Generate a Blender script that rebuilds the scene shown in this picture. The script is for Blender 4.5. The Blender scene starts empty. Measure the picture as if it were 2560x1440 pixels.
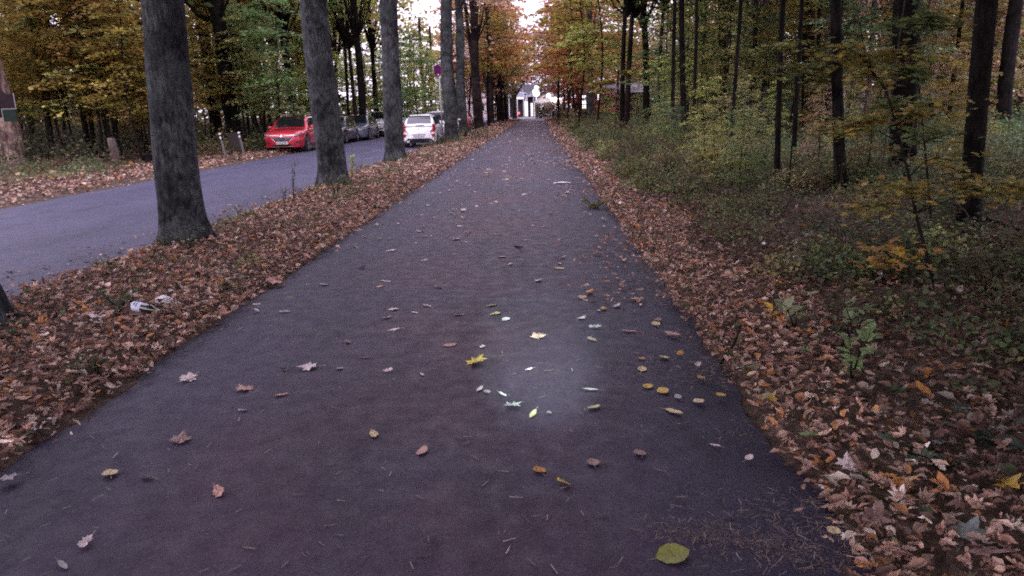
import bpy, math, random
import numpy as np
from mathutils import Vector, Matrix

# ------------------------------------------------------------------ camera, sky, sun, exposure
sc = bpy.context.scene
F = 1862.0                                   # focal length in photo pixels (photo 2560 wide)
ROLL = 0.03                                  # the phone is held slightly askew
_a = 65 * math.cos(ROLL) + 452 * math.sin(ROLL)
_b = 452 * math.cos(ROLL) - 65 * math.sin(ROLL)
TH = math.atan(_b / F)                       # tilt down
PS = math.atan(_a / F * math.cos(TH))        # turned left of the path's axis (+Y)
H = 1.65
cam_d = bpy.data.cameras.new("camera")
cam_d.sensor_width = 36.0
cam_d.lens = 36.0 * F / 2560
cam_d.clip_start = 0.05
cam_d.clip_end = 2000
cam = bpy.data.objects.new("camera", cam_d)
sc.collection.objects.link(cam)
cam.location = (0, 0, H)
_R0 = Vector((math.cos(PS), math.sin(PS), 0))
_U0 = Vector((-math.sin(PS) * math.sin(TH), math.cos(PS) * math.sin(TH), math.cos(TH)))
_RX = _R0 * math.cos(ROLL) - _U0 * math.sin(ROLL)
_UX = _R0 * math.sin(ROLL) + _U0 * math.cos(ROLL)
_FX = _UX.cross(_RX)
cam.rotation_euler = Matrix((_RX, _UX, -_FX)).transposed().to_euler()
sc.camera = cam

SUN_EL, SUN_ROT = math.radians(14), math.radians(200)
world = bpy.data.worlds.new("World")
sc.world = world
world.use_nodes = True
wn = world.node_tree
for n in list(wn.nodes):
    wn.nodes.remove(n)
w_out = wn.nodes.new('ShaderNodeOutputWorld')
w_bg = wn.nodes.new('ShaderNodeBackground')
w_sky = wn.nodes.new('ShaderNodeTexSky')
w_sky.sky_type = 'NISHITA'
w_sky.sun_disc = False
w_sky.sun_elevation = SUN_EL
w_sky.sun_rotation = SUN_ROT
w_sky.dust_density = 3.0
w_mix = wn.nodes.new('ShaderNodeMixRGB')      # overcast: a pale lavender cloud layer over the clear sky
w_mix.inputs[0].default_value = 0.85
w_mix.inputs[2].default_value = (17.0, 15.2, 19.6, 1)
wn.links.new(w_sky.outputs[0], w_mix.inputs[1])
wn.links.new(w_mix.outputs[0], w_bg.inputs[0])
w_bg.inputs[1].default_value = 0.15
wn.links.new(w_bg.outputs[0], w_out.inputs[0])

sun_d = bpy.data.lights.new("sun", 'SUN')
sun_d.energy = 0.5
sun_d.angle = math.radians(25)
sun_d.color = (1.0, 0.93, 0.9)
sun = bpy.data.objects.new("sun", sun_d)
sc.collection.objects.link(sun)
sd = Vector((math.sin(SUN_ROT) * math.cos(SUN_EL), math.cos(SUN_ROT) * math.cos(SUN_EL), math.sin(SUN_EL)))
sun.rotation_euler = sd.to_track_quat('Z', 'Y').to_euler()
sun.location = (0, 0, 40)

sc.view_settings.view_transform = 'Standard'
sc.view_settings.look = 'None'
sc.view_settings.gamma = 1
sc.view_settings.exposure = 0.3
sc.cycles.use_denoising = False
sc.cycles.max_bounces = 6
sc.cycles.transparent_max_bounces = 4
sc.cycles.filter_width = 1.9

# the pool of cool light the rider's lamp throws on the path
lamp_d = bpy.data.lights.new("bicycle_lamp", 'SPOT')
lamp_d.energy = 3500
lamp_d.color = (0.58, 1.0, 0.84)
lamp_d.spot_size = math.radians(12.5)
lamp_d.spot_blend = 1.0
lamp_d.shadow_soft_size = 0.03
lamp = bpy.data.objects.new("bicycle_lamp", lamp_d)
sc.collection.objects.link(lamp)
lamp.location = (0.03, 0.1, 1.45)

# ------------------------------------------------------------------ layout helpers
c_, s_ = math.cos, math.sin
FWD, RGT, UPV = tuple(_FX), tuple(_RX), tuple(_UX)


def ray(px, py):
    a = (px - 1280) / F
    b = (720 - py) / F
    return [FWD[i] + a * RGT[i] + b * UPV[i] for i in range(3)]


def G(px, py, z=0.0):                         # where a photo pixel meets the ground
    d = ray(px, py)
    t = (z - H) / d[2]
    return d[0] * t, d[1] * t


def AT(px, py, Y):                            # a photo pixel at a distance Y
    d = ray(px, py)
    t = Y / d[1]
    return d[0] * t, Y, H + d[2] * t


tgt = G(1352, 885)
lamp.rotation_euler = (Vector(lamp.location) - Vector((tgt[0], tgt[1], 0))).to_track_quat('Z', 'Y').to_euler()

def screen_x(x, y):
    return 1280 + F * ((x * RGT[0] + y * RGT[1]) / (x * FWD[0] + y * FWD[1]))


rng = np.random.default_rng(7)
PATH = (-2.70, 1.16)
ROAD = (-10.85, -5.2)
END = 118.0


def sm(a, b, x):
    t = np.clip((x - a) / (b - a), 0, 1)
    return t * t * (3 - 2 * t)


def lumps(x, y):
    return (np.sin(x * 1.3 + 0.7 * y) * np.cos(y * 0.9 - x * .4) * 0.5 + np.sin(x * 3.1 + 1.7) * np.sin(y * 2.7 + x) * 0.3
            + np.sin(x * .37 + y * .23 + 2) * .6)


def gh(x, y):                                 # ground height
    x = np.asarray(x, float)
    y = np.asarray(y, float)
    z = np.full(np.broadcast(x, y).shape, -0.03)
    verge = sm(-5.25, -4.75, x) * (1 - sm(-3.1, -2.63, x))
    z = z + verge * (0.085 + 0.02 * lumps(x * 2, y * 2))
    r = sm(1.1, 1.8, x)
    z = z + r * (0.07 + 0.02 * lumps(x * 2, y * 2)) + sm(2.2, 6, x) * (0.08 + 0.10 * lumps(x, y))
    l = 1 - sm(-11.6, -10.8, x)
    z = z + l * (0.07 + 0.02 * lumps(x * 2, y * 2)) + (1 - sm(-18, -12.2, x)) * (0.12 + 0.10 * lumps(x, y))
    flat = sm(END - 8, END, y)
    return z * (1 - flat) + (-0.03) * flat


def gz(x, y):
    return float(gh(x, y))


# ------------------------------------------------------------------ mesh builder
col = sc.collection


class MB:
    def __init__(s):
        s.v, s.c, s.f, s.n = [], [], [], 0

    def add(s, verts, faces, colr=None, mat=0):
        verts = np.asarray(verts, float).reshape(-1, 3)
        if isinstance(faces, np.ndarray):
            faces = [faces]
        by = {}
        for f in faces:
            if isinstance(f, np.ndarray) and f.ndim == 2:
                s.f.append((f + s.n, mat))
            else:
                by.setdefault(len(f), []).append(f)
        for k, l in by.items():
            s.f.append((np.asarray(l, int) + s.n, mat))
        s.v.append(verts)
        if colr is None:
            colr = (1, 1, 1)
        cc = np.asarray(colr, float)
        if cc.ndim == 1:
            cc = np.tile(cc, (len(verts), 1))
        s.c.append(cc)
        s.n += len(verts)

    def box(s, c, size, rz=0, rx=0, ry=0, mat=0, bev=0.0):
        x, y, z = [q / 2 for q in size]
        if bev <= 0:
            v = np.array([(i * x, j * y, k * z) for k in (-1, 1) for j in (-1, 1) for i in (-1, 1)])
            fs = [(0, 2, 3, 1), (4, 5, 7, 6), (0, 1, 5, 4), (2, 6, 7, 3), (0, 4, 6, 2), (1, 3, 7, 5)]
        else:
            b = bev
            o = [(-x + b, -y), (x - b, -y), (x, -y + b), (x, y - b), (x - b, y), (-x + b, y), (-x, y - b), (-x, -y + b)]
            inn = [(p * (x - b) / x, q * (y - b) / y) for p, q in o]
            v = np.array([(p, q, -z) for p, q in inn] + [(p, q, -z + b) for p, q in o] + [(p, q, z - b) for p, q in o] + [(p, q, z) for p, q in inn])
            fs = [tuple(range(7, -1, -1)), tuple(range(24, 32))]
            for r in range(3):
                for i in range(8):
                    j = (i + 1) % 8
                    fs.append((r * 8 + i, r * 8 + j, r * 8 + 8 + j, r * 8 + 8 + i))
        M = np.array(Matrix.Rotation(rz, 3, 'Z') @ Matrix.Rotation(ry, 3, 'Y') @ Matrix.Rotation(rx, 3, 'X'))
        s.add(v @ M.T + np.array(c), fs, mat=mat)
        return s

    def tube(s, pts, rad, seg=8, cap=True, mat=0, fn=None, colr=None):
        pts = np.asarray(pts, float)
        n = len(pts)
        rad = np.broadcast_to(np.asarray(rad, float), (n,))
        t = np.gradient(pts, axis=0)
        t /= np.linalg.norm(t, axis=1)[:, None] + 1e-9
        ref = np.array([1.0, 0, 0]) if abs(t[:, 2]).mean() > 0.6 else np.array([0, 0, 1.0])
        a = np.cross(t, ref)
        a /= np.linalg.norm(a, axis=1)[:, None] + 1e-9
        b = np.cross(t, a)
        an = np.linspace(0, 2 * math.pi, seg, endpoint=False)
        R = rad[:, None] * np.ones(seg)[None]
        if fn is not None:
            R = R * fn(pts[:, 2][:, None], an[None])
        v = pts[:, None] + R[..., None] * (np.cos(an)[None, :, None] * a[:, None] + np.sin(an)[None, :, None] * b[:, None])
        i = np.arange(n - 1)[:, None] * seg
        j = np.arange(seg)[None]
        k = (j + 1) % seg
        q = np.stack([i + j, i + k, i + seg + k, i + seg + j], -1).reshape(-1, 4)
        fs = [q]
        if cap:
            fs += [tuple(range(seg - 1, -1, -1)), tuple(range((n - 1) * seg, n * seg))]
        s.add(v.reshape(-1, 3), fs, colr=colr, mat=mat)
        return s

    def prism(s, outline, fn, mat=0):        # outline of 2D points, fn maps (u,v,k) k=0 front, 1 back
        n = len(outline)
        v = [fn(u, w, 0) for u, w in outline] + [fn(u, w, 1) for u, w in outline]
        fs = [tuple(range(n)), tuple(range(2 * n - 1, n - 1, -1))]
        for i in range(n):
            j = (i + 1) % n
            fs.append((j, i, n + i, n + j))
        s.add(v, fs, mat=mat)
        return s

    def ball(s, c, r, seg=12, rings=8, mat=0):
        r = np.broadcast_to(np.asarray(r, float), (3,))
        th = np.linspace(0.02, math.pi - 0.02, rings)
        an = np.linspace(0, 2 * math.pi, seg, endpoint=False)
        v = np.stack([np.sin(th)[:, None] * np.cos(an), np.sin(th)[:, None] * np.sin(an), np.cos(th)[:, None] * np.ones(seg)], -1) * r + np.array(c)
        i = np.arange(rings - 1)[:, None] * seg
        j = np.arange(seg)[None]
        k = (j + 1) % seg
        s.add(v.reshape(-1, 3), [np.stack([i + j, i + seg + j, i + seg + k, i + k], -1).reshape(-1, 4), tuple(range(seg)), tuple(range(rings * seg - 1, (rings - 1) * seg - 1, -1))], mat=mat)
        return s

    def build(s, name, mats, parent=None, smooth=False, loc=None):
        me = bpy.data.meshes.new(name)
        V = np.concatenate(s.v)
        me.vertices.add(len(V))
        me.vertices.foreach_set('co', V.astype(np.float32).ravel())
        loops = np.concatenate([f.ravel() for f, _ in s.f])
        tot = np.concatenate([np.full(len(f), f.shape[1]) for f, _ in s.f])
        mi = np.concatenate([np.full(len(f), m) for f, m in s.f])
        st = np.concatenate([[0], np.cumsum(tot)[:-1]])
        me.loops.add(len(loops))
        me.loops.foreach_set('vertex_index', loops.astype(np.int32))
        me.polygons.add(len(tot))
        me.polygons.foreach_set('loop_start', st.astype(np.int32))
        me.polygons.foreach_set('loop_total', tot.astype(np.int32))
        me.polygons.foreach_set('material_index', mi.astype(np.int32))
        me.polygons.foreach_set('use_smooth', np.full(len(tot), smooth))
        C = np.concatenate(s.c)
        if C.shape[1] == 3 and not np.all(C == 1):
            at = me.color_attributes.new('Col', 'FLOAT_COLOR', 'POINT')
            at.data.foreach_set('color', np.hstack([C, np.ones((len(C), 1))]).astype(np.float32).ravel())
        if not isinstance(mats, (list, tuple)):
            mats = [mats]
        for m in mats:
            me.materials.append(m)
        me.update(calc_edges=True)
        me.validate()
        o = bpy.data.objects.new(name, me)
        col.objects.link(o)
        if parent is not None:
            o.parent = parent
        if loc is not None:
            o.location = loc
        return o


def tag(o, label, cat, group=None):
    o['label'] = label
    o['category'] = cat
    if group:
        o['group'] = group
    return o


def kind(o, k):
    o['kind'] = k
    return o


def thing(name, label, cat, loc=(0, 0, 0), rz=0.0, group=None):
    o = bpy.data.objects.new(name, None)
    o.empty_display_size = 0.3
    col.objects.link(o)
    o.location = loc
    o.rotation_euler = (0, 0, rz)
    return tag(o, label, cat, group)


# ------------------------------------------------------------------ materials
def mat(name):
    m = bpy.data.materials.new(name)
    m.use_nodes = True
    nt = m.node_tree
    return m, nt, nt.nodes['Principled BSDF']


def N(nt, t, **kw):
    n = nt.nodes.new(t)
    for k, v in kw.items():
        setattr(n, k, v)
    return n


def noise(nt, scale, detail=4, rough=.6, vec=None):
    n = N(nt, 'ShaderNodeTexNoise')
    n.inputs['Scale'].default_value = scale
    n.inputs['Detail'].default_value = detail
    n.inputs['Roughness'].default_value = rough
    if vec:
        nt.links.new(vec, n.inputs['Vector'])
    return n.outputs['Fac']


def ramp(nt, fac, stops):
    r = N(nt, 'ShaderNodeValToRGB')
    e = r.color_ramp.elements
    while len(e) < len(stops):
        e.new(.5)
    for i, (p, cc) in enumerate(stops):
        e[i].position = p
        e[i].color = (cc[0], cc[1], cc[2], 1)
    nt.links.new(fac, r.inputs[0])
    return r.outputs[0]


def mixc(nt, f, a, b, mode='MIX'):
    m = N(nt, 'ShaderNodeMixRGB', blend_type=mode)
    for i, q in ((0, f), (1, a), (2, b)):
        if isinstance(q, (int, float)):
            m.inputs[i].default_value = q if i == 0 else (q, q, q, 1)
        elif isinstance(q, tuple):
            m.inputs[i].default_value = (*q, 1)
        else:
            nt.links.new(q, m.inputs[i])
    return m.outputs[0]


def bump(nt, b, h, strength=.4, dist=.02):
    n = N(nt, 'ShaderNodeBump')
    n.inputs['Strength'].default_value = strength
    n.inputs['Distance'].default_value = dist
    nt.links.new(h, n.inputs['Height'])
    nt.links.new(n.outputs[0], b.inputs['Normal'])


def coords(nt, which='Object', scale=None):
    t = N(nt, 'ShaderNodeTexCoord').outputs[which]
    if scale:
        mp = N(nt, 'ShaderNodeMapping')
        mp.inputs['Scale'].default_value = scale
        nt.links.new(t, mp.inputs['Vector'])
        return mp.outputs[0]
    return t


def plain(name, c, rough=.5, metal=0.0, var=.12, scale=6.0, coat=0.0, spec=.5):
    m, nt, b = mat(name)
    n = noise(nt, scale, 5, .65, coords(nt))
    lo = tuple(q * (1 - var) for q in c)
    hi = tuple(min(1, q * (1 + var)) for q in c)
    nt.links.new(ramp(nt, n, [(.3, lo), (.7, hi)]), b.inputs['Base Color'])
    b.inputs['Roughness'].default_value = rough
    b.inputs['Metallic'].default_value = metal
    b.inputs['Coat Weight'].default_value = coat
    b.inputs['Coat Roughness'].default_value = .06
    b.inputs['Specular IOR Level'].default_value = spec
    return m


def glow(name, c, strength):
    m, nt, b = mat(name)
    b.inputs['Base Color'].default_value = (*[min(q, .9) for q in c], 1)
    b.inputs['Emission Color'].default_value = (*c, 1)
    b.inputs['Emission Strength'].default_value = strength
    return m


def asphalt(name, a, b2, red=None, lane=None):
    m, nt, b = mat(name)
    co = coords(nt)
    big = noise(nt, .55, 5, .6, co)
    base = ramp(nt, big, [(.32, a), (.68, b2)])
    if red:
        f = ramp(nt, noise(nt, .35, 4, .6, co), [(.38, (.15, .15, .15)), (.62, (1, 1, 1))])
        sp = N(nt, 'ShaderNodeSeparateXYZ')                 # the redder, worn middle of the path
        nt.links.new(co, sp.inputs[0])
        a1 = N(nt, 'ShaderNodeMath', operation='SUBTRACT')
        nt.links.new(sp.outputs[0], a1.inputs[0])
        a1.inputs[1].default_value = lane[0]
        a2 = N(nt, 'ShaderNodeMath', operation='ABSOLUTE')
        nt.links.new(a1.outputs[0], a2.inputs[0])
        mr = N(nt, 'ShaderNodeMapRange')
        nt.links.new(a2.outputs[0], mr.inputs[0])
        mr.inputs[1].default_value, mr.inputs[2].default_value, mr.inputs[3].default_value, mr.inputs[4].default_value = .3, lane[1], 1.0, 0.0
        base = mixc(nt, mixc(nt, 1.0, f, mr.outputs[0], 'MULTIPLY'), base, red)
    spk = N(nt, 'ShaderNodeTexVoronoi')
    spk.inputs['Scale'].default_value = 95
    nt.links.new(co, spk.inputs['Vector'])
    grain = ramp(nt, spk.outputs['Color'], [(.1, (.62, .62, .64)), (.9, (1.35, 1.33, 1.38))])
    base = mixc(nt, 1.0, base, grain, 'MULTIPLY')
    blot = ramp(nt, noise(nt, 3.5, 6, .75, co), [(.42, (.9, .9, .91)), (.66, (1.08, 1.06, 1.07))])
    base = mixc(nt, 1.0, base, blot, 'MULTIPLY')
    chip = N(nt, 'ShaderNodeTexVoronoi')
    chip.inputs['Scale'].default_value = 34
    nt.links.new(co, chip.inputs['Vector'])
    base = mixc(nt, ramp(nt, chip.outputs['Distance'], [(.05, (.55, .55, .55)), (.13, (0, 0, 0))]), base, (.16, .15, .17))
    tar = noise(nt, 1.1, 8, .8, coords(nt, 'Object', (1.0, .35, 1.0)))
    base = mixc(nt, 1.0, base, ramp(nt, tar, [(.40, (.70, .70, .72)), (.5, (1, 1, 1)), (.62, (1.12, 1.1, 1.1))]), 'MULTIPLY')
    nt.links.new(base, b.inputs['Base Color'])
    nt.links.new(ramp(nt, noise(nt, 8, 4, .6, co), [(.3, (.52,) * 3), (.7, (.74,) * 3)]), b.inputs['Roughness'])
    b.inputs['Specular IOR Level'].default_value = .34
    bump(nt, b, noise(nt, 160, 3, .7, co), .2, .003)
    return m


def bark(name, dark, light, moss=None, sx=9.0, sz=1.6, foot=None):
    m, nt, b = mat(name)
    co = coords(nt, 'Object', (sx, sx, sz))
    n1 = noise(nt, 2.2, 8, .72, co)
    c0 = coords(nt, 'Object')
    n2 = noise(nt, 1.7, 5, .7, c0)
    cc = ramp(nt, n1, [(.40, dark), (.60, light)])
    pt = ramp(nt, n2, [(.38, (.34, .33, .36)), (.47, (.62, .62, .64)), (.52, (1.0, 1.0, 1.0)), (.66, (1.35, 1.35, 1.35))])
    cc = mixc(nt, 1.0, cc, pt, 'MULTIPLY')
    if moss:
        n3 = noise(nt, 2.6, 6, .7, c0)
        cc = mixc(nt, ramp(nt, n3, [(.48, (0, 0, 0)), (.72, (.75, .75, .75))]), cc, moss)
    nt.links.new(cc, b.inputs['Base Color'])
    if foot:                                                # algae and moss creep up from the ground
        sp = N(nt, 'ShaderNodeSeparateXYZ')
        nt.links.new(c0, sp.inputs[0])
        mr = N(nt, 'ShaderNodeMapRange')
        nt.links.new(sp.outputs[2], mr.inputs[0])
        mr.inputs[1].default_value, mr.inputs[2].default_value, mr.inputs[3].default_value, mr.inputs[4].default_value = .05, 1.6, 1.0, 0.0
        f = mixc(nt, 1.0, ramp(nt, noise(nt, 5, 6, .75, c0), [(.40, (0, 0, 0)), (.58, (1, 1, 1))]), mr.outputs[0], 'MULTIPLY')
        cc = mixc(nt, f, cc, foot)
    b.inputs['Roughness'].default_value = .92
    b.inputs['Specular IOR Level'].default_value = .08
    bump(nt, b, n1, 1.0, .04)
    return m


def leafmat(name, trans=.3, rough=.6, obj_tint=None):
    m, nt, b = mat(name)
    at = N(nt, 'ShaderNodeAttribute', attribute_name='Col')
    cc = at.outputs['Color']
    if obj_tint:
        cc = mixc(nt, 1.0, cc, obj_tint, 'MULTIPLY')
    n = noise(nt, 40, 3, .6, coords(nt))
    cc = mixc(nt, 1.0, cc, ramp(nt, n, [(.3, (.75, .75, .75)), (.7, (1.2, 1.2, 1.2))]), 'MULTIPLY')
    nt.links.new(cc, b.inputs['Base Color'])
    b.inputs['Roughness'].default_value = rough
    b.inputs['Specular IOR Level'].default_value = .25
    if trans > 0:
        tr = N(nt, 'ShaderNodeBsdfTranslucent')
        nt.links.new(cc, tr.inputs['Color'])
        mx = N(nt, 'ShaderNodeMixShader')
        mx.inputs[0].default_value = trans
        nt.links.new(b.outputs[0], mx.inputs[1])
        nt.links.new(tr.outputs[0], mx.inputs[2])
        nt.links.new(mx.outputs[0], nt.nodes['Material Output'].inputs['Surface'])
    return m


M = {}
M['path'] = asphalt('path asphalt', (.028, .023, .048), (.039, .032, .062), (.064, .028, .047), (-.75, 1.6))
M['road'] = asphalt('road asphalt', (.056, .055, .100), (.074, .072, .128))
M['street'] = asphalt('street asphalt', (.26, .24, .28), (.33, .3, .34))
M['bark_avenue'] = bark('grey avenue bark', (.024, .024, .027), (.100, .104, .112), (.078, .094, .084), 11, 3.4, (.050, .066, .036))
M['bark_brown'] = bark('brown bark', (.018, .013, .014), (.056, .040, .038))
M['bark_dark'] = bark('dark bark', (.006, .005, .005), (.020, .015, .015), (.013, .014, .010))
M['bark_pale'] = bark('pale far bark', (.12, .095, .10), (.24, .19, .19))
M['bark_bare'] = bark('barkless wood', (.13, .08, .07), (.36, .25, .21), None, 5, 1.2)
M['twig'] = plain('twig wood', (.014, .011, .010), .95, var=.4, spec=.05)
M['leaf'] = leafmat('crown leaf', .38)
M['litter'] = leafmat('dry fallen leaf', .08, .65)
M['herb'] = leafmat('herb leaf', .3)
M['red_paint'] = plain('red car paint', (.52, .012, .040), .22, .15, .06, 3, 1.0)
M['dark_red_paint'] = plain('dark red car paint', (.30, .012, .03), .25, .15, .06, 3, 1.0)
M['white_paint'] = plain('white car paint', (.82, .82, .86), .28, 0, .03, 3, .8)
M['grey_paint'] = plain('grey blue car paint', (.16, .18, .24), .25, .4, .06, 3, 1.0)
M['dark_grey_paint'] = plain('dark grey car paint', (.055, .058, .075), .25, .4, .06, 3, 1.0)
M['silver_paint'] = plain('silver car paint', (.62, .58, .62), .25, .3, .04, 3, 1.0)
M['glass'] = plain('dark car glass', (.010, .011, .014), .05, 0, .1, 3, .0, .28)
M['glass_clear'] = plain('sky lit rear glass', (.05, .05, .07), .04, 0, .1, 3, .0, 1.0)
M['black_plastic'] = plain('black plastic', (.016, .016, .018), .55, var=.3)
M['tyre'] = plain('tyre rubber', (.018, .018, .019), .85, var=.3)
M['alloy'] = plain('alloy', (.42, .42, .44), .3, .8)
M['chrome'] = plain('chrome', (.80, .80, .82), .12, .9, .03)
M['lamp_glass'] = plain('headlamp glass', (.24, .27, .28), .08, .2, .5, 25, .6)
M['tail_glass'] = plain('tail lamp glass', (.36, .010, .035), .12, 0, .2, 20, .7)
M['plate'] = plain('number plate', (.62, .63, .70), .4, var=.04)
M['plate_mark'] = plain('plate characters', (.10, .10, .15), .5)
M['sign_blue'] = plain('sign purple blue', (.075, .012, .075), .5, var=.05, spec=.2)
M['sign_red'] = plain('sign red', (.105, .010, .065), .5, var=.05, spec=.2)
M['sign_white'] = plain('sign white', (.72, .66, .76), .4, var=.04)
M['sign_rim'] = plain('faded sign rim', (.30, .17, .28), .5, var=.08)
M['galv'] = plain('galvanised pole', (.34, .34, .40), .45, .5, .15)
M['post_grey'] = plain('weathered post', (.15, .14, .15), .7, var=.25, scale=12)
M['post_white'] = plain('reflector white', (.85, .83, .88), .3, var=.03)
M['post_black'] = plain('post black', (.015, .015, .018), .5, var=.2)
M['wood_post'] = bark('old wooden post', (.09, .07, .065), (.22, .17, .15), None, 12, 1.0)
M['board_brown'] = plain('brown board', (.034, .025, .026), .8, var=.3, scale=15)
M['board_green'] = plain('dark green board', (.016, .026, .022), .8, var=.25, scale=12, spec=.08)
M['board_dark'] = plain('dark board', (.022, .014, .016), .8, var=.3, scale=12, spec=.08)
M['board_rim'] = plain('pale board rim', (.24, .21, .22), .6, var=.2)
M['bottle'] = plain('dark bottle glass', (.018, .015, .014), .06, 0, .2, 8, .5, .9)
M['bottle_label'] = plain('bottle label', (.70, .72, .84), .5, var=.10, scale=30)
M['bottle_print'] = plain('bottle label print', (.10, .16, .45), .5, var=.2)
M['paper'] = plain('white paper', (.80, .78, .84), .7, var=.06, scale=25)
M['wall_cream'] = plain('cream render', (.80, .76, .70), .8, var=.06, scale=2)
M['wall_pink'] = plain('pale pink render', (.62, .50, .56), .8, var=.08, scale=1)
M['wall_lav'] = plain('lavender render', (.46, .38, .52), .8, var=.08, scale=2)
M['wall_dark'] = plain('dark timber wall', (.035, .032, .038), .8, var=.3, scale=3)
M['roof_lav'] = plain('grey lavender roof', (.29, .25, .35), .7, var=.10, scale=3)
M['roof_dark'] = plain('slate roof', (.12, .12, .15), .7, var=.15, scale=3)
M['fascia'] = plain('pale blue fascia', (.36, .40, .52), .5, var=.06)
M['win_lit'] = glow('lit window', (.95, .9, 1.0), 2.6)
M['globe'] = glow('lit lamp globe', (1.0, .94, .86), 3.0)
M['globe_pink'] = glow('lit small lamp', (1.0, .75, .78), 2.2)
M['red_light'] = glow('red signal', (1.0, .12, .14), 1.6)
M['glow_panel'] = glow('white panel with added glow', (1.0, .95, 1.0), .8)  # glow added to the panels to brighten the far end
M['white_metal'] = plain('white metal', (.74, .74, .82), .4, .1, .05)


def ground_mat():
    m, nt, b = mat('leaf strewn soil')
    co = coords(nt)
    n1 = noise(nt, 9, 8, .75, co)
    n2 = noise(nt, .8, 4, .6, co)
    v = N(nt, 'ShaderNodeTexVoronoi')
    v.inputs['Scale'].default_value = 16
    nt.links.new(co, v.inputs['Vector'])
    base = ramp(nt, v.outputs['Color'], [(.15, (.05, .032, .026)), (.5, (.13, .082, .062)), (.85, (.23, .155, .125))])
    base = mixc(nt, .55, base, ramp(nt, n1, [(.35, (.03, .022, .02)), (.65, (.18, .125, .10))]))
    base = mixc(nt, ramp(nt, n2, [(.45, (0, 0, 0)), (.7, (.5, .5, .5))]), base, (.05, .055, .03))
    nt.links.new(base, b.inputs['Base Color'])
    b.inputs['Roughness'].default_value = .95
    b.inputs['Specular IOR Level'].default_value = .1
    bump(nt, b, n1, .8, .04)
    return m


M['ground'] = ground_mat()

# ------------------------------------------------------------------ ground, path, road
def grid_sheet(name, xs, ys, zf, m):
    X, Y = np.meshgrid(xs, ys)
    Z = zf(X, Y)
    nx, ny = len(xs), len(ys)
    i = np.arange(ny - 1)[:, None] * nx
    j = np.arange(nx - 1)[None]
    q = np.stack([i + j, i + j + 1, i + nx + j + 1, i + nx + j], -1).reshape(-1, 4)
    mb = MB()
    mb.add(np.stack([X, Y, Z], -1).reshape(-1, 3), q)
    return mb.build(name, m, smooth=True)


xs = np.unique(np.concatenate([np.array([-600, -300, -180, -120, -90, -70, -50, -40, -32, -26, -22, -19]), np.arange(-17, -9, .4), np.arange(-9.9, 6, .12),
                               np.arange(6, 16, .4), np.array([17, 19, 22, 26, 32, 40, 50, 70, 90, 120, 180, 300, 600])]))
ys = np.unique(np.concatenate([np.array([-300, -100, -40, -15, -8, -5]), np.arange(-4, 25, .25), np.arange(25, 60, .8), np.arange(60, 130, 3), np.array([140, 160, 200, 300, 500, 900])]))
kind(grid_sheet('ground', xs, ys, gh, M['ground']), 'structure')


def wig(y, k):
    return .035 * np.sin(y * 1.7 + k) + .025 * np.sin(y * 4.3 + 2 * k) + .018 * np.sin(y * 11 + k * 3)


def strip(name, x0, x1, y0, y1, m, z=0.0, nx=14, dy=.15, crown=0.0):
    ys = np.concatenate([np.arange(y0, min(y1, 30), dy), np.arange(min(y1, 30), y1, 1.0), [y1]])
    u = np.linspace(0, 1, nx)
    a = x0 + wig(ys, 1.0)
    b = x1 + wig(ys, 4.0)
    X = a[:, None] + (b - a)[:, None] * u[None]
    Y = np.broadcast_to(ys[:, None], X.shape)
    Z = np.full(X.shape, z) + crown * (1 - (2 * u[None] - 1) ** 2)
    Z = Z + .004 * np.sin(X * 1.9 + Y * .7) * np.sin(Y * 1.1)
    Z[:, 0] -= .03
    Z[:, -1] -= .03
    mb = MB()
    n = len(ys)
    i = np.arange(n - 1)[:, None] * nx
    j = np.arange(nx - 1)[None]
    mb.add(np.stack([X, Y, Z], -1).reshape(-1, 3), np.stack([i + j, i + j + 1, i + nx + j + 1, i + nx + j], -1).reshape(-1, 4))
    return kind(mb.build(name, m, smooth=True), 'structure')


strip('path', PATH[0], PATH[1], -8, END, M['path'], .006, crown=.02)
strip('road', ROAD[0], ROAD[1], -8, END, M['road'], .004, crown=.03)
mb = MB()
mb.box((0, END + 5.05, -.03), (160, 10, .10))
kind(mb.build('street', M['street']), 'structure')

# ------------------------------------------------------------------ leaves
def outline_leaf(pts, fold=.12):
    pts = np.array(pts, float)
    n = len(pts)
    z = fold * (np.abs(pts[:, 0]) * 1.2 - .15 * pts[:, 1] ** 2)
    v = np.vstack([[0, .05, 0], np.column_stack([pts, z])])
    f = np.array([(0, 1 + i, 1 + (i + 1) % n) for i in range(n)])
    return v, f


def maple(fold=.15):
    half = [(0.06, -.42), (.30, -.46), (.22, -.22), (.52, -.12), (.36, .02), (.40, .22), (.18, .14), (.13, .34)]
    pts = half + [(0, .56)] + [(-x, y) for x, y in half[::-1]]
    return outline_leaf(pts, fold)


def oak(fold=.2):
    half = [(.03, -.5), (.12, -.40), (.10, -.28), (.22, -.20), (.15, -.06), (.27, .06), (.17, .18), (.22, .30), (.10, .42)]
    pts = half + [(0, .52)] + [(-x, y) for x, y in half[::-1]]
    return outline_leaf(pts, fold)


def oval(fold=.2, w=.30):
    half = [(.05, -.48), (w * .75, -.28), (w, .0), (w * .8, .25), (w * .35, .44)]
    pts = half + [(0, .55)] + [(-x, y) for x, y in half[::-1]]
    return outline_leaf(pts, fold)


def hexleaf(w=.36, fold=.12):
    v = np.array([(0, -.5, 0), (w, -.12, fold), (w * .8, .25, fold), (0, .5, -.03), (-w * .8, .25, fold), (-w, -.12, fold)])
    return v, np.array([(0, 1, 2, 3), (0, 3, 4, 5)])


def quadleaf(w=.42):
    v = np.array([(0, -.5, 0), (w, 0, .10), (0, .5, 0), (-w, 0, .06)])
    return v, np.array([(0, 1, 2, 3)])


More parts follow.
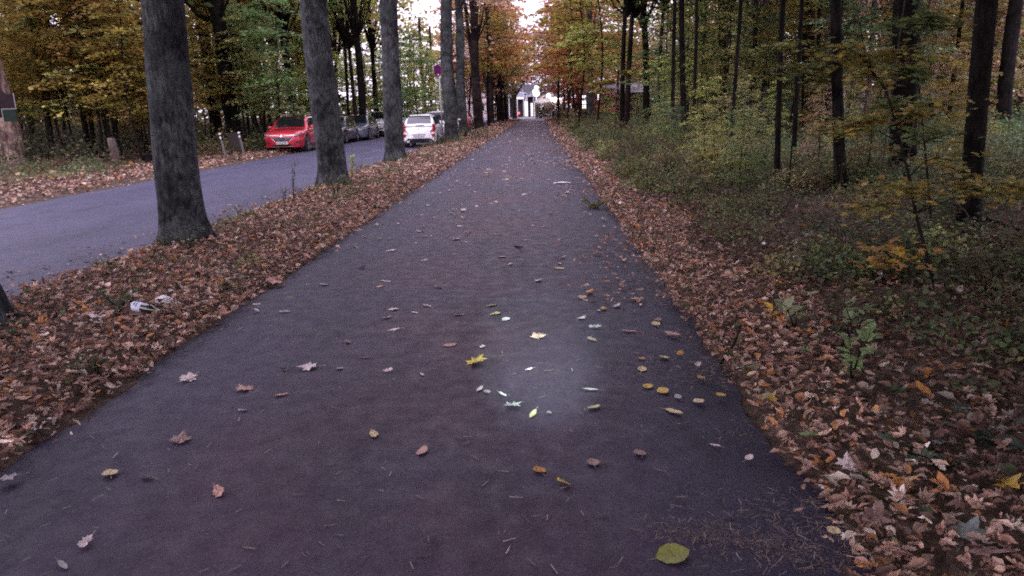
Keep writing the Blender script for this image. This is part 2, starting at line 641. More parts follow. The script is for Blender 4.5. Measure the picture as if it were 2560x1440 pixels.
T_MAPLE, T_OAK, T_OVAL, T_HEX, T_QUAD = maple(), oak(), oval(), hexleaf(), quadleaf()


def curled(T, k, seed):
    v, f = T
    v = v.copy()
    r = np.random.default_rng(seed)
    v[:, 2] += k * (v[:, 1] ** 2 * 1.1 + np.abs(v[:, 0]) ** 1.3 * .9) + .05 * r.standard_normal(len(v))
    v[:, 0] *= .8
    return v, f


TM = [curled(T_MAPLE, .9, 2), curled(T_MAPLE, -.8, 3), curled(T_OVAL, .7, 4), curled(T_HEX, .9, 9), curled(T_OAK, .5, 10), curled(T_HEX, -.7, 11)]
TO = [curled(T_OAK, .1, 5), curled(T_OAK, .9, 6), curled(T_OAK, -.8, 7), curled(T_HEX, .5, 8)]


def place(mb, T, pos, yaw, tilt, spin, size, colr, mat=0, flatten=None):
    v, f = T
    pos = np.asarray(pos, float)
    n = len(pos)
    if n == 0:
        return
    cy, sy, ct, st, cs, ss = np.cos(yaw), np.sin(yaw), np.cos(tilt), np.sin(tilt), np.cos(spin), np.sin(spin)
    R = np.zeros((n, 3, 3))
    R[:, 0, 0] = cy * cs - sy * ct * ss
    R[:, 0, 1] = -cy * ss - sy * ct * cs
    R[:, 0, 2] = sy * st
    R[:, 1, 0] = sy * cs + cy * ct * ss
    R[:, 1, 1] = -sy * ss + cy * ct * cs
    R[:, 1, 2] = -cy * st
    R[:, 2, 0] = st * ss
    R[:, 2, 1] = st * cs
    R[:, 2, 2] = ct
    lv = np.broadcast_to(v, (n,) + v.shape) * np.broadcast_to(size, (n,))[:, None, None]
    w = np.einsum('nij,nkj->nki', R, lv) + pos[:, None]
    k = len(v)
    fs = (f[None] + (np.arange(n) * k)[:, None, None]).reshape(-1, f.shape[1])
    mb.add(w.reshape(-1, 3), fs, colr=np.repeat(np.asarray(colr, float), k, axis=0), mat=mat)


def pick(cols, wts, n, r=rng, var=.22):
    cols = np.array(cols)
    w = np.array(wts, float)
    i = r.choice(len(cols), n, p=w / w.sum())
    return cols[i] * (1 + var * r.standard_normal((n, 1))).clip(.45, 1.7)


LIT = [(.40, .235, .185), (.54, .36, .29), (.13, .072, .058), (.46, .21, .085), (.60, .50, .44), (.27, .15, .115), (.43, .30, .245), (.11, .14, .07)]
LITW = [21, 16, 22, 9, 5, 19, 11, 3]


def litter(name, regions, label):
    mb = MB()
    for (x0, x1, y0, y1, dens, smin, smax, T, edge) in regions:
        n = int((x1 - x0) * (y1 - y0) * dens)
        x = rng.uniform(x0, x1, n)
        y = rng.uniform(y0, y1, n)
        if edge is not None:                       # thin out towards one side
            t = (x - x0) / (x1 - x0)
            p = np.ones(n)
            if 'l' in edge:
                p *= sm(0, .22, t) ** 1.2
            if 'r' in edge:
                p *= sm(0, .22, 1 - t) ** 1.2
            if 'R' in edge:
                p *= (1 - t) ** 1.5
            if 'D' in edge:                            # drifts blown onto the asphalt
                p *= t ** 1.1 * sm(-.4, .7, np.sin(y * .9 + 1) + .6 * np.sin(y * 2.3) + .3 * np.sin(y * 5.1))
            if 'L' in edge:
                p *= t ** 1.5
            e = .02 + .045 * np.sin(y * 1.9) + .04 * np.sin(y * 4.7 + 1)      # crisp but ragged rim along the path
            if 'p' in edge:
                p *= sm(-.02, .10, (x1 - e * .6) - x)
            if 'q' in edge:
                p *= sm(-.02, .10, x - (x0 + e))
            k = rng.random(n) < p
            x, y = x[k], y[k]
            n = len(x)
        clump = .5 + .5 * np.sin(x * 2.1 + y * 1.3) * np.sin(y * .8 - x)
        z = np.maximum(gh(x, y), np.where((x > PATH[0]) & (x < PATH[1]), .022, -1)) + rng.uniform(.004, .065, n) * (.5 + clump)
        tilt = np.abs(rng.normal(0, .5, n)).clip(0, 1.4)
        sz = rng.uniform(smin, smax, n) * np.where(rng.random(n) < .4, .55, 1)
        cl = pick(LIT, LITW, n, var=.28)
        cl = cl * np.where(x > 1.95 + .25 * np.sin(y * 1.3), .36 + .3 * rng.random(n), 1.0)[:, None]          # shade under the trees, put into the leaf colour
        yaw, spin = rng.uniform(0, 6.28, n), rng.uniform(0, 6.28, n)
        P = np.column_stack([x, y, z + .01])
        sub = TM if T is T_MAPLE else (TO if T is T_OAK else [T])
        w = rng.integers(0, len(sub), n)
        for q in range(len(sub)):
            k = w == q
            place(mb, sub[q], P[k], yaw[k], tilt[k], spin[k], sz[k], cl[k])
    o = mb.build(name, M['litter'])
    o['label'] = label
    return kind(o, 'stuff')


litter('leaf_litter', [
    (-5.3, -2.60, 1.8, 9, 270, .05, .105, T_MAPLE, 'lp'), (-5.3, -2.60, 1.8, 9, 260, .04, .09, T_OAK, 'lp'), (-3.3, -2.62, 1.8, 14, 260, .04, .08, T_OAK, 'p'), (-5.3, -2.60, 9, 18, 170, .06, .115, T_MAPLE, 'lp'), (-5.3, -2.60, 9, 18, 170, .05, .10, T_OAK, 'lp'),
    (-6.0, -5.1, 3, 18, 70, .04, .08, T_OAK, 'l'), (-5.6, -5.1, 18, 60, 60, .06, .10, T_HEX, 'l'), (-10.95, -10.2, 14, 60, 40, .05, .10, T_HEX, 'R'),
    (-5.25, -2.56, 18, 42, 220, .07, .12, T_HEX, 'lp'), (-5.2, -2.4, 42, 112, 50, .13, .20, T_HEX, 'lp'),
    (-2.75, -2.1, 2, 48, 45, .04, .08, T_OAK, 'R')], 'thick brown leaf litter on the strip between road and path')
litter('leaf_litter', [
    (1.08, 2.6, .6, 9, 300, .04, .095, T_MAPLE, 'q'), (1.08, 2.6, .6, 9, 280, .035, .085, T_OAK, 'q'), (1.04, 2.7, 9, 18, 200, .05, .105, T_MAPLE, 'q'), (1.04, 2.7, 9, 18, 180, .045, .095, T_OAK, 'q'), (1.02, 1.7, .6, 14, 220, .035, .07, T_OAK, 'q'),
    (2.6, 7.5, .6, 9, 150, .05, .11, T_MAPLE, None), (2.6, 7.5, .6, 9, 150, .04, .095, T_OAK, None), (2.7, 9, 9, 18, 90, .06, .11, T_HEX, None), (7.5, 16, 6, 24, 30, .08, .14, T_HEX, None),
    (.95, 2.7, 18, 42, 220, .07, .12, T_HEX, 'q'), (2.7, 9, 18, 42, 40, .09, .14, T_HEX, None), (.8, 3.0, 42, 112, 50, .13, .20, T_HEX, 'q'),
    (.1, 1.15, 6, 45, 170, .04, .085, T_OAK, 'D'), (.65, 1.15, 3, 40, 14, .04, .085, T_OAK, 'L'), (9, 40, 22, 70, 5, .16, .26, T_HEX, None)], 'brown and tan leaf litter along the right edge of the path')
litter('leaf_litter', [
    (-14.2, -10.7, 9, 35, 90, .08, .14, T_HEX, 'r'), (-13.8, -10.8, 35, 70, 36, .12, .20, T_HEX, 'r'), (-32, -14.2, 10, 60, 6, .14, .22, T_HEX, None)],
    'fallen leaves along the far side of the road')

# crumbs, needles and grit on the asphalt
mb = MB()
n = 900
yy = 2.2 + 16 * rng.random(n) ** 1.8
xx = rng.uniform(PATH[0] + .1, PATH[1] - .05, n)
place(mb, (np.array([(-.5, -.03, 0), (.5, -.05, .03), (.5, .05, .03), (-.5, .03, 0)]), np.array([(0, 1, 2, 3)])),
      np.column_stack([xx, yy, np.full(n, .031)]), rng.uniform(0, 6.28, n), rng.normal(0, .1, n), np.zeros(n), rng.uniform(.015, .06, n), pick([(.25, .20, .18), (.12, .09, .08), (.40, .35, .33)], [3, 2, 1], n))
nn = 4200
t = rng.random(nn)
px_ = 1.17 - np.abs(rng.normal(0, .30, nn))
py_ = 2.0 + 7 * rng.random(nn) ** 1.3
k = (np.sin(py_ * 3.1) + np.sin(py_ * 7.3 + 1) + rng.normal(0, .5, nn) > .2)
place(mb, (np.array([(-.5, -.02, 0), (.5, -.03, .05), (.5, .03, .05), (-.5, .02, 0)]), np.array([(0, 1, 2, 3)])),
      np.column_stack([px_, py_, np.full(nn, .033)])[k], rng.uniform(0, 6.28, k.sum()), rng.normal(0, .12, k.sum()), np.zeros(k.sum()), rng.uniform(.02, .055, k.sum()),
      pick([(.22, .15, .12), (.32, .24, .19), (.12, .08, .07)], [3, 2, 2], k.sum()))
nb = 900
bx, by = [], []
for i in range(nb):
    q = rng.random()
    a = G(1640 + 420 * q + rng.normal(0, 45), 1335 + 60 * q + rng.normal(0, 22))
    bx.append(a[0]); by.append(a[1])
place(mb, (np.array([(-.5, -.03, 0), (.5, -.04, .05), (.5, .04, .05), (-.5, .03, 0)]), np.array([(0, 1, 2, 3)])),
      np.column_stack([bx, by, np.full(nb, .033)]), rng.uniform(0, 6.28, nb), rng.normal(0, .15, nb), np.zeros(nb), rng.uniform(.008, .028, nb), pick([(.20, .14, .12), (.30, .22, .19), (.12, .08, .075)], [3, 2, 2], nb))
o = mb.build('leaf_crumbs', M['litter'])
o['label'] = 'pale needles and leaf crumbs strewn over the path'
kind(o, 'stuff')

# ------------------------------------------------------------------ single leaves on the path
def leaf_mesh(T, name, warp, seed):
    r = np.random.default_rng(seed)
    v, f = T
    v = v.copy()
    v[:, 2] += warp * (np.sin(v[:, 0] * 5 + seed) * .25 + (v[:, 1] ** 2) * .8 + .10 * r.standard_normal(len(v)))
    v[:, 2] -= v[:, 2].min()
    n = len(v)
    vv = np.vstack([v, v - [0, 0, .012]])
    ff = [f, f[:, ::-1] + n]
    rim = [(1 + i, n + 1 + i, n + 1 + (i + 1) % (n - 1), 1 + (i + 1) % (n - 1)) for i in range(n - 1)]
    st = np.array([(-.012, -.45, .02), (.012, -.45, .02), (.03, -.9, .03), (.012, -.92, .02)])
    mb = MB()
    mb.add(vv, ff + [np.array(rim)], colr=(.8, .8, .8))
    mb.add(st, [(0, 1, 2, 3), (3, 2, 1, 0)], colr=(.6, .6, .6))
    me = mb.build(name, M['litter'])
    d = me.data
    bpy.data.objects.remove(me)
    return d


def tinted(name, c):
    m, nt, b = mat(name)
    n = noise(nt, 6, 5, .7, coords(nt))
    nt.links.new(ramp(nt, n, [(.3, tuple(q * .7 for q in c)), (.68, tuple(min(1, q * 1.2) for q in c))]), b.inputs['Base Color'])
    b.inputs['Roughness'].default_value = .6
    return m


LM = {'pale': tinted('pale leaf', (.64, .53, .53)), 'pink': tinted('pinkish leaf', (.48, .27, .23)), 'brown': tinted('brown leaf', (.27, .17, .15)),
      'yellow': tinted('yellow leaf', (.52, .35, .06)), 'cream': tinted('cream leaf', (.56, .44, .25)), 'orange': tinted('orange leaf', (.50, .22, .04)),
      'dark': tinted('dark leaf', (.07, .05, .05)), 'green': tinted('yellow green leaf', (.21, .21, .05)), 'slate': tinted('slate leaf', (.16, .18, .17)), 'grey': tinted('grey leaf', (.34, .30, .31)),
      'deepgreen': tinted('green leaf', (.14, .24, .08))}
LSH = {'maple': [leaf_mesh(T_MAPLE, 'maple_leaf', .5, i) for i in (1, 2, 3)], 'oak': [leaf_mesh(T_OAK, 'oak_leaf', .6, i) for i in (4, 5, 6)],
       'oval': [leaf_mesh(T_OVAL, 'oval_leaf', .35, i) for i in (7, 8)], 'round': [leaf_mesh(oval(.15, .42), 'round_leaf', .3, i) for i in (9, 10)],
       'slim': [leaf_mesh(oval(.2, .17), 'slim_leaf', .3, 11)]}
lr = random.Random(11)


def fallen(px, py, shape, colour, size, label, group=None, tilt=.0, z=.028):
    x, y = G(px, py)
    return fallen_xy(x, y, shape, colour, size, label, group, tilt, z)


def fallen_xy(x, y, shape, colour, size, label, group=None, tilt=.0, z=.028):
    o = bpy.data.objects.new('fallen_leaf', lr.choice(LSH[shape]))
    col.objects.link(o)
    o.location = (x, y, z if PATH[0] < x < PATH[1] else gz(x, y) + .05)
    o.rotation_euler = (lr.uniform(-.12, .12) + tilt, lr.uniform(-.12, .12), lr.uniform(0, 6.28))
    o.scale = (size, size, size * lr.uniform(.3, .75))
    o.material_slots[0].link = 'OBJECT'
    o.material_slots[0].material = LM[colour]
    return tag(o, label, 'leaf', group or 'fallen leaves on the path')


for a in [
    (1680, 1405, 'round', 'green', .125, 'large rounded yellow green leaf with a brown spot at the bottom edge of the path'),
    (1190, 917, 'maple', 'yellow', .15, 'bright yellow maple leaf left of the bluish pool of light'),
    (278, 1197, 'round', 'cream', .085, 'ochre rounded leaf alone on the near left part of the path'),
    (18, 1213, 'maple', 'grey', .11, 'greyish maple leaf at the left edge of the view on the path'),
    (455, 1112, 'maple', 'brown', .115, 'mauve brown lobed leaf on the near left path, above the ochre leaf'),
    (548, 1245, 'oak', 'pink', .10, 'pinkish curled leaf low on the near left path'),
    (218, 1372, 'oak', 'pale', .09, 'folded pale leaf in the lower left corner of the path'),
    (160, 1428, 'slim', 'grey', .07, 'small grey leaf scrap at the very bottom left of the path'),
    (367, 1206, 'oak', 'dark', .07, 'small dark shrivelled leaf right of the ochre leaf'),
    (935, 1098, 'oak', 'cream', .095, 'cream lobed leaf in the middle of the near path'),
    (1056, 1142, 'oval', 'pink', .09, 'pinkish red leaf just right of the cream lobed leaf'),
    (1349, 1189, 'round', 'orange', .075, 'small orange round leaf below the pool of light'),
    (1409, 1222, 'oak', 'yellow', .075, 'curled yellow leaf below and right of the small orange leaf'),
    (1483, 1170, 'round', 'brown', .075, 'mauve brown triangular leaf right of the small orange leaf'),
    (1599, 1146, 'round', 'brown', .075, 'dull brown oval leaf on the near right of the path'),
    (1333, 1046, 'slim', 'cream', .095, 'lemon white leaf curled just under the pool of light'),
    (1280, 1026, 'maple', 'grey', .105, 'whitish ragged maple leaf at the foot of the pool of light'),
    (1373, 1043, 'round', 'grey', .035, 'tiny grey leaf scrap right of the lemon white leaf'),
    (1484, 1030, 'oval', 'cream', .085, 'cream yellow leaf right of the pool of light'),
    (1200, 983, 'oak', 'pale', .07, 'pale curled leaf left of the pool of light'),
    (1218, 990, 'round', 'grey', .05, 'small grey oval leaf touching the pale curled one by the pool of light'),
    (1257, 996, 'slim', 'pale', .07, 'narrow pale leaf between the grey oval leaf and the pool of light'),
    (1323, 933, 'slim', 'pale', .07, 'pale leaf inside the upper part of the pool of light'),
    (1476, 984, 'slim', 'pale', .09, 'narrow whitish folded leaf right of the pool of light'),
    (1346, 851, 'maple', 'pink', .115, 'pinkish maple leaf above the pool of light'),
    (1480, 858, 'oak', 'brown', .095, 'greyish curled leaf on the path right of the pinkish maple leaf'),
    (1489, 827, 'oak', 'grey', .10, 'pale ragged leaf just above the greyish curled one'),
    (1572, 836, 'slim', 'pink', .12, 'long flat mauve leaf towards the right of the path'),
    (1680, 843, 'oval', 'pink', .13, 'dull pink leaf with a long twig at the right of the path'),
    (1640, 818, 'round', 'cream', .08, 'cream leaf above the dull pink leaf at the right path edge'),
    (770, 929, 'maple', 'pale', .13, 'broad pale maple leaf on the left half of the path'),
    (470, 957, 'maple', 'pale', .12, 'pale maple leaf casting a shadow near the left path edge'),
    (612, 982, 'maple', 'pink', .115, 'tan star shaped leaf on the left half of the path'),
    (704, 998, 'oak', 'pink', .08, 'small pink brown leaf right of the tan star shaped leaf'),
    (609, 1037, 'oak', 'pale', .055, 'small pale scrap below the tan star shaped leaf'),
    (712, 934, 'oak', 'dark', .07, 'small dark leaf left of the broad pale maple leaf'),
    (850, 931, 'round', 'pale', .05, 'small pale leaf right of the broad pale maple leaf'),
    (970, 937, 'oak', 'pale', .065, 'small white edged leaf between the broad pale leaf and the yellow leaf'),
    (1056, 946, 'slim', 'pale', .06, 'narrow faint leaf left of the yellow maple leaf'),
    (915, 903, 'slim', 'dark', .09, 'dark thin curled leaf left of the middle of the path'),
    (870, 864, 'oak', 'brown', .085, 'brown shrivelled leaf on the left middle of the path'),
    (1125, 872, 'oval', 'pink', .10, 'salmon leaf with two points above the yellow maple leaf'),
    (1206, 876, 'round', 'pale', .05, 'small pale leaf right of the salmon leaf'),
    (985, 833, 'slim', 'pale', .095, 'long pale leaf in the left middle of the path'),
    (968, 803, 'oak', 'pale', .085, 'pale narrow leaf just above the long pale leaf'),
    (985, 782, 'maple', 'pale', .10, 'greyish three pointed leaf in the left middle of the path'),
    (1038, 790, 'oak', 'pale', .06, 'small curled leaf right of the greyish three pointed leaf'),
    (1068, 773, 'oak', 'pale', .095, 'whitish curled leaf upper right of the greyish three pointed leaf'),
    (1148, 796, 'oak', 'pale', .085, 'white pink leaf in the middle of the path'),
    (1240, 793, 'oak', 'cream', .10, 'cream curled leaf right of the white pink leaf'),
    (1265, 807, 'round', 'pale', .07, 'pale round leaf below the cream curled leaf'),
    (1230, 772, 'oak', 'cream', .11, 'ochre edged leaf above the cream curled leaf'),
    (1097, 726, 'oak', 'pink', .095, 'pink flat leaf in the centre of the path'),
    (711, 786, 'slim', 'pale', .10, 'long whitish leaf near the left edge of the path'),
    (642, 782, 'slim', 'pale', .09, 'white slim leaf at the left path edge'),
    (810, 718, 'oval', 'grey', .10, 'grey tilted leaf near the left edge of the path'),
    (949, 724, 'round', 'pink', .095, 'pink triangular leaf left of the middle of the path'),
    (965, 710, 'slim', 'pale', .12, 'two pointed whitish leaf just above the pink triangular leaf'),
    (905, 676, 'oak', 'dark', .09, 'dark leaf lump on the left part of the path'),
    (1398, 677, 'oval', 'cream', .11, 'cream yellow leaf in the right middle of the path'),
    (1400, 665, 'slim', 'pale', .10, 'pale slim leaf directly above the cream yellow one'),
    (1474, 738, 'oak', 'orange', .12, 'ochre brown leaf on the right half of the path'),
    (1455, 751, 'round', 'pink', .085, 'pink round leaf left below the ochre brown leaf'),
    (1508, 780, 'oval', 'yellow', .085, 'yellow leaf on the right half of the path'),
    (1497, 784, 'slim', 'pale', .06, 'white leaf touching the yellow leaf'),
    (1592, 755, 'oval', 'cream', .12, 'cream leaf with a folded tip on the right half of the path'),
    (1543, 772, 'oak', 'pale', .11, 'greyish lobed leaf left below the cream folded leaf'),
    (1347, 708, 'round', 'pale', .09, 'pale upright leaf in the middle right of the path'),
    (1605, 933, 'round', 'cream', .07, 'cream oval leaf near the right edge of the path'),
    (1619, 977, 'round', 'yellow', .07, 'yellow cream leaf below the cream oval leaf'),
    (1657, 988, 'round', 'yellow', .085, 'bright yellow oval leaf near the right edge of the path'),
    (1684, 1040, 'slim', 'cream', .12, 'two joined cream leaves near the right edge of the path'),
    (1746, 1014, 'round', 'cream', .075, 'cream round leaf just inside the right path edge'),
    (1695, 1004, 'oval', 'grey', .065, 'grey leaf between the bright yellow and the cream round leaf'),
    (1660, 903, 'round', 'cream', .075, 'upper of the cream leaves close to the right path edge'),
    (1700, 894, 'oval', 'orange', .075, 'orange leaf right of the upper cream leaves'),
    (1604, 906, 'round', 'orange', .05, 'small orange leaf above the cream oval leaf'),
    (1745, 921, 'oak', 'pale', .085, 'white pink curled leaf at the right path edge'),
    (1752, 954, 'oval', 'yellow', .08, 'yellow curled leaf at the right path edge'),
    (1801, 998, 'round', 'yellow', .06, 'small yellow leaf at the very rim of the path'),
    (1787, 1126, 'slim', 'pale', .06, 'slim white leaf on the lower right of the path'),
    (1872, 1157, 'oval', 'pale', .06, 'pale folded leaf at the lower right rim of the path'),
    (2055, 1230, 'oval', 'pale', .045, 'tiny white leaf at the lower right rim of the path'),
    (2083, 1343, 'round', 'cream', .055, 'cream rounded leaf in the litter at the lower right'),
    (1995, 1290, 'slim', 'pink', .06, 'pale mauve leaf on the bottom right corner of the path'),
    (978, 632, 'oval', 'pale', .12, 'whitish broad leaf on the left part of the path, further up'),
    (1052, 584, 'maple', 'pale', .13, 'bright whitish leaf left of the path middle, before the second tree'),
    (1192, 520, 'slim', 'pale', .15, 'white leaf in the upper middle of the path'),
    (1070, 517, 'slim', 'pale', .17, 'long white leaf near the left edge in the upper part of the path'),
    (1140, 605, 'maple', 'pale', .12, 'cluster like whitish leaf in the upper middle of the path'),
    (1255, 648, 'round', 'pink', .11, 'pink triangular leaf in the upper middle of the path'),
]:
    fallen(*a)
# leaves in the litter that stand out
for a in [(548, 728, 'maple', 'orange', .16, 'big orange maple leaf standing up on the left verge'), (690, 712, 'maple', 'pink', .17, 'broad salmon maple leaf at the right rim of the left verge'),
          (2305, 1005, 'oval', 'orange', .11, 'orange yellow leaf in the dark litter at the right'), (2450, 950, 'maple', 'cream', .11, 'cream maple leaf in the dark litter at the far right'),
          (1930, 1010, 'round', 'yellow', .06, 'yellow leaf lying on litter beside the path at the right'), (2255, 1235, 'maple', 'orange', .13, 'rusty orange maple leaf in the litter at lower right'),
          (2520, 1250, 'maple', 'yellow', .115, 'yellow maple leaf at the right border of the view'), (2420, 1365, 'maple', 'slate', .125, 'greyish green maple leaf in the bottom right litter'),
          (2470, 1420, 'maple', 'brown', .13, 'brown maple leaf in the bottom right corner'), (1880, 945, 'round', 'cream', .07, 'cream yellow leaf in the litter just off the right path edge'),
          (2030, 1105, 'maple', 'deepgreen', .13, 'fresh green maple leaf in the litter right of the path'), (1920, 1000, 'oval', 'green', .13, 'dull olive leaf under the small yellow leaf'),
          (2190, 1310, 'maple', 'brown', .13, 'large mauve brown maple leaf in the lower right litter'), (2120, 1180, 'maple', 'pale', .12, 'pale maple leaf in the litter right of the path'),
          (2360, 1150, 'maple', 'slate', .13, 'large blue grey maple leaf in the litter at right'), (110, 1080, 'maple', 'pale', .13, 'pale maple leaf in the near left litter'),
          (250, 830, 'maple', 'pale', .15, 'pale pink maple leaf left of the bottle')]:
    fallen(*a, group='leaves that stand out in the litter', tilt=.35)
# more, further up the path
cnt = 0
while cnt < 170:
    y = 5.5 + 46 * lr.random() ** 1.15
    x = PATH[0] + .15 + (PATH[1] - PATH[0] - .3) * lr.random() ** .8
    if y < 9 and lr.random() < .6:
        continue
    cnt += 1
    colour = lr.choice(['pale', 'pale', 'pink', 'pale', 'cream', 'grey', 'brown'])
    if y > 16:
        lab, g = 'pale dry leaf scattered on the far stretch of the path', 'pale leaves on the far path'
    else:
        lab, g = 'small dry leaf among the scattered leaves in the middle stretch of the path', 'small leaves on the middle path'
    sh = lr.choice(['oak', 'maple', 'oval', 'slim', 'round'])
    fallen_xy(x, y, sh, colour, lr.uniform(.06, .12) * (1.25 if y > 16 else 1), lab, g)

# the many more little leaves farther up, past the three hundred largest
mb = MB()
n = 520
yy = 9 + 50 * rng.random(n) ** 1.1
xx = rng.uniform(PATH[0] + .1, PATH[1] - .1, n)
cl = pick([(.62, .50, .50), (.50, .36, .30), (.60, .48, .30), (.30, .20, .17)], [5, 3, 2, 2], n)
sz, yaw = rng.uniform(.04, .085, n) * (1 + yy / 60), rng.uniform(0, 6.28, n)
for q in range(3):
    k = np.arange(n) % 3 == q
    place(mb, TO[q + 1], np.column_stack([xx, yy, np.full(n, .032)])[k], yaw[k], np.abs(rng.normal(0, .15, k.sum())), yaw[k] * 3, sz[k], cl[k])
o = mb.build('small_leaves', M['litter'])
o['label'] = 'small pale leaves sprinkled over the farther path'
kind(o, 'stuff')

# ------------------------------------------------------------------ trees
def trunk_fn(r0, seed, knots=3, hmax=6.0, flare=.55):
    r = np.random.default_rng(seed)
    ph = r.uniform(0, 6.28, 8)
    kz, ka, ks = r.uniform(min(.6, hmax * .4), hmax, knots), r.uniform(0, 6.28, knots), r.uniform(.10, .24, knots)

    def fn(z, a):
        z = np.maximum(z, 0)
        k = 1 + flare * np.exp(-z / .22) * (.65 + .35 * np.cos(5 * a + ph[0]) + .25 * np.cos(3 * a + ph[1]))
        k = k + .025 * np.sin(3 * a + z * .8 + ph[2]) + .02 * np.sin(2 * a - z * 1.7 + ph[3]) + .012 * np.sin(7 * a + z * 3.1 + ph[4]) + .012 * np.sin(11 * a + 5 * z)
        for q in range(knots):
            da = np.angle(np.exp(1j * (a - ka[q])))
            k = k + ks[q] * np.exp(-(da / .33) ** 2 - ((z - kz[q]) / .14) ** 2)
        return k
    return fn


def crown_high(seed, z0, z1, rad, n, size, gap=.35):
    """upper crown as leaf clumps round limbs; a unit-colour mesh"""
    r = np.random.default_rng(seed)
    mb = MB()
    nc = 42
    ca = r.uniform(0, 6.28, nc)
    cz = r.uniform(z0, z1, nc)
    cr = rad * np.sqrt(r.random(nc)) * (1 - .5 * ((cz - (z0 + z1) / 2) / ((z1 - z0) / 2)) ** 2)
    C = np.column_stack([cr * np.cos(ca), cr * np.sin(ca), cz])
    i = r.integers(0, nc, n)
    P = C[i] + r.normal(0, 1, (n, 3)) * np.array([.75, .75, .38])
    colr = (1 + .3 * r.standard_normal((n, 1))).clip(.4, 1.8) * (np.array([1, 1, 1]) + .12 * r.standard_normal((nc, 3)))[i]
    place(mb, T_QUAD, P, r.uniform(0, 6.28, n), np.abs(r.normal(.3, .4, n)), r.uniform(0, 6.28, n), r.uniform(.7, 1.3, n) * size, colr.clip(.2, 2))
    limbs = [(np.array([0, 0, z0 - 1.2]), q) for q in C[::3]]
    return mb, limbs


def crown_spray(seed, z0, z1, rad, nb, per, size, wood):
    """low crown of a young woodland tree: flat leafy sprays on thin branches"""
    r = np.random.default_rng(seed)
    mb = MB()
    for b in range(nb):
        z = z0 + (z1 - z0) * r.random()
        a = r.uniform(0, 6.28)
        L = rad * r.uniform(.45, 1.0) * (1 - .45 * (z - z0) / (z1 - z0))
        d = np.array([math.cos(a), math.sin(a), 0])
        side = np.array([-d[1], d[0], 0])
        up = r.uniform(.0, .35)
        t = np.linspace(0, 1, 5)
        br = np.column_stack([np.outer(t * L, d[:2]), z + L * (up * t - .28 * t ** 2)])
        if wood is not None:
            wood.tube(br, np.linspace(.014, .004, 5), 4, False)
        n = max(6, int(per * L / rad * r.uniform(.6, 1.4)))
        u = r.uniform(.22, 1.05, n)
        lat = r.uniform(-1, 1, n) * .42 * L * np.sin(np.clip(u, 0, 1) * 2.6 + .25)
        P = np.outer(u * L, d) + np.outer(lat, side)
        P[:, 2] = z + L * (up * u - .28 * u ** 2) - .10 * np.abs(lat) + r.normal(0, .05, n)
        tone = (1 + .22 * r.standard_normal()) * np.array([1, 1, 1]) * (1 + .08 * r.standard_normal(3))
        colr = tone[None] * (1 + .24 * r.standard_normal((n, 1))).clip(.45, 1.8)
        place(mb, T_HEX if size < .13 else T_QUAD, P, r.uniform(0, 6.28, n), np.abs(r.normal(.12, .36, n)), r.uniform(0, 6.28, n), r.uniform(.6, 1.25, n) * size, colr.clip(.2, 2))
    return mb


TINT = {'amber': (.27, .17, .05), 'gold': (.36, .28, .075), 'olive': (.42, .41, .16), 'green': (.25, .35, .14), 'deep': (.14, .21, .095), 'lime': (.50, .54, .18),
        'russet': (.52, .20, .13), 'tan': (.54, .38, .25), 'orange': (.55, .28, .09), 'bluegreen': (.20, .28, .15)}
LEAFM = {k: leafmat('leaf ' + k, .48, .6, v) for k, v in TINT.items()}


def as_mesh(mb, name, m, smooth=False):
    o = mb.build(name, m, smooth=smooth)
    d = o.data
    bpy.data.objects.remove(o)
    return d


HIGH, HIGHW = [], []
for k in range(5):
    mb, limbs = crown_high(100 + k, 7.0, 15.0, 3.4, 1000, .42)
    HIGH.append(as_mesh(mb, 'high_crown', LEAFM['olive']))
    wb = MB()
    for a, q in limbs:
        mid = (a + q) / 2 + [0, 0, -.4]
        wb.tube([a, mid, q], [.07, .045, .015], 5, False)
    HIGHW.append(wb)
for k in range(3):
    mb, limbs = crown_high(150 + k, 5.5, 13.0, 4.4, 3200, .5)
    HIGH.append(as_mesh(mb, 'high_crown', LEAFM['olive']))
    wb = MB()
    for a, q in limbs:
        wb.tube([a, (a + q) / 2 + [0, 0, -.4], q], [.07, .045, .015], 5, False)
    HIGHW.append(wb)
YOUNG = []
for k in range(8):
    r = np.random.default_rng(300 + k)
    wood = MB()
    h = 5.5 + 3.0 * r.random()
    zs = np.linspace(-.15, h, 12)
    wob = np.column_stack([.10 * np.sin(zs * .9 + k) + .02 * zs * math.cos(k), .10 * np.cos(zs * .8 + 2 * k) + .02 * zs * math.sin(k), zs])
    wood.tube(wob, np.linspace(.055, .010, 12), 7, False)
    lo = [.9, 1.6, 2.2, 1.2, 1.8, 2.6, .7, 2.0][k]
    mbc = crown_spray(400 + k, lo, h, 2.2 + .6 * r.random(), 72, 78, [.14, .15, .16, .14, .15, .165, .14, .15][k], wood)
    YOUNG.append((as_mesh(wood, 'trunk', M['twig'], True), as_mesh(mbc, 'crown', LEAFM['olive'])))


def link(mesh, name, parent, m=None):
    o = bpy.data.objects.new(name, mesh)
    col.objects.link(o)
    o.parent = parent
    if m is not None:
        o.material_slots[0].link = 'OBJECT'
        o.material_slots[0].material = m
    return o


tr = random.Random(5)


def young(x, y, k, tint, label, group, s=1.0):
    t = thing('young_tree', label, 'tree', (x, y, gz(x, y)), tr.uniform(0, 6.28), group)
    t.scale = (s, s, s)
    link(YOUNG[k][0], 'trunk', t)
    link(YOUNG[k][1], 'crown', t, LEAFM[tint])
    return t


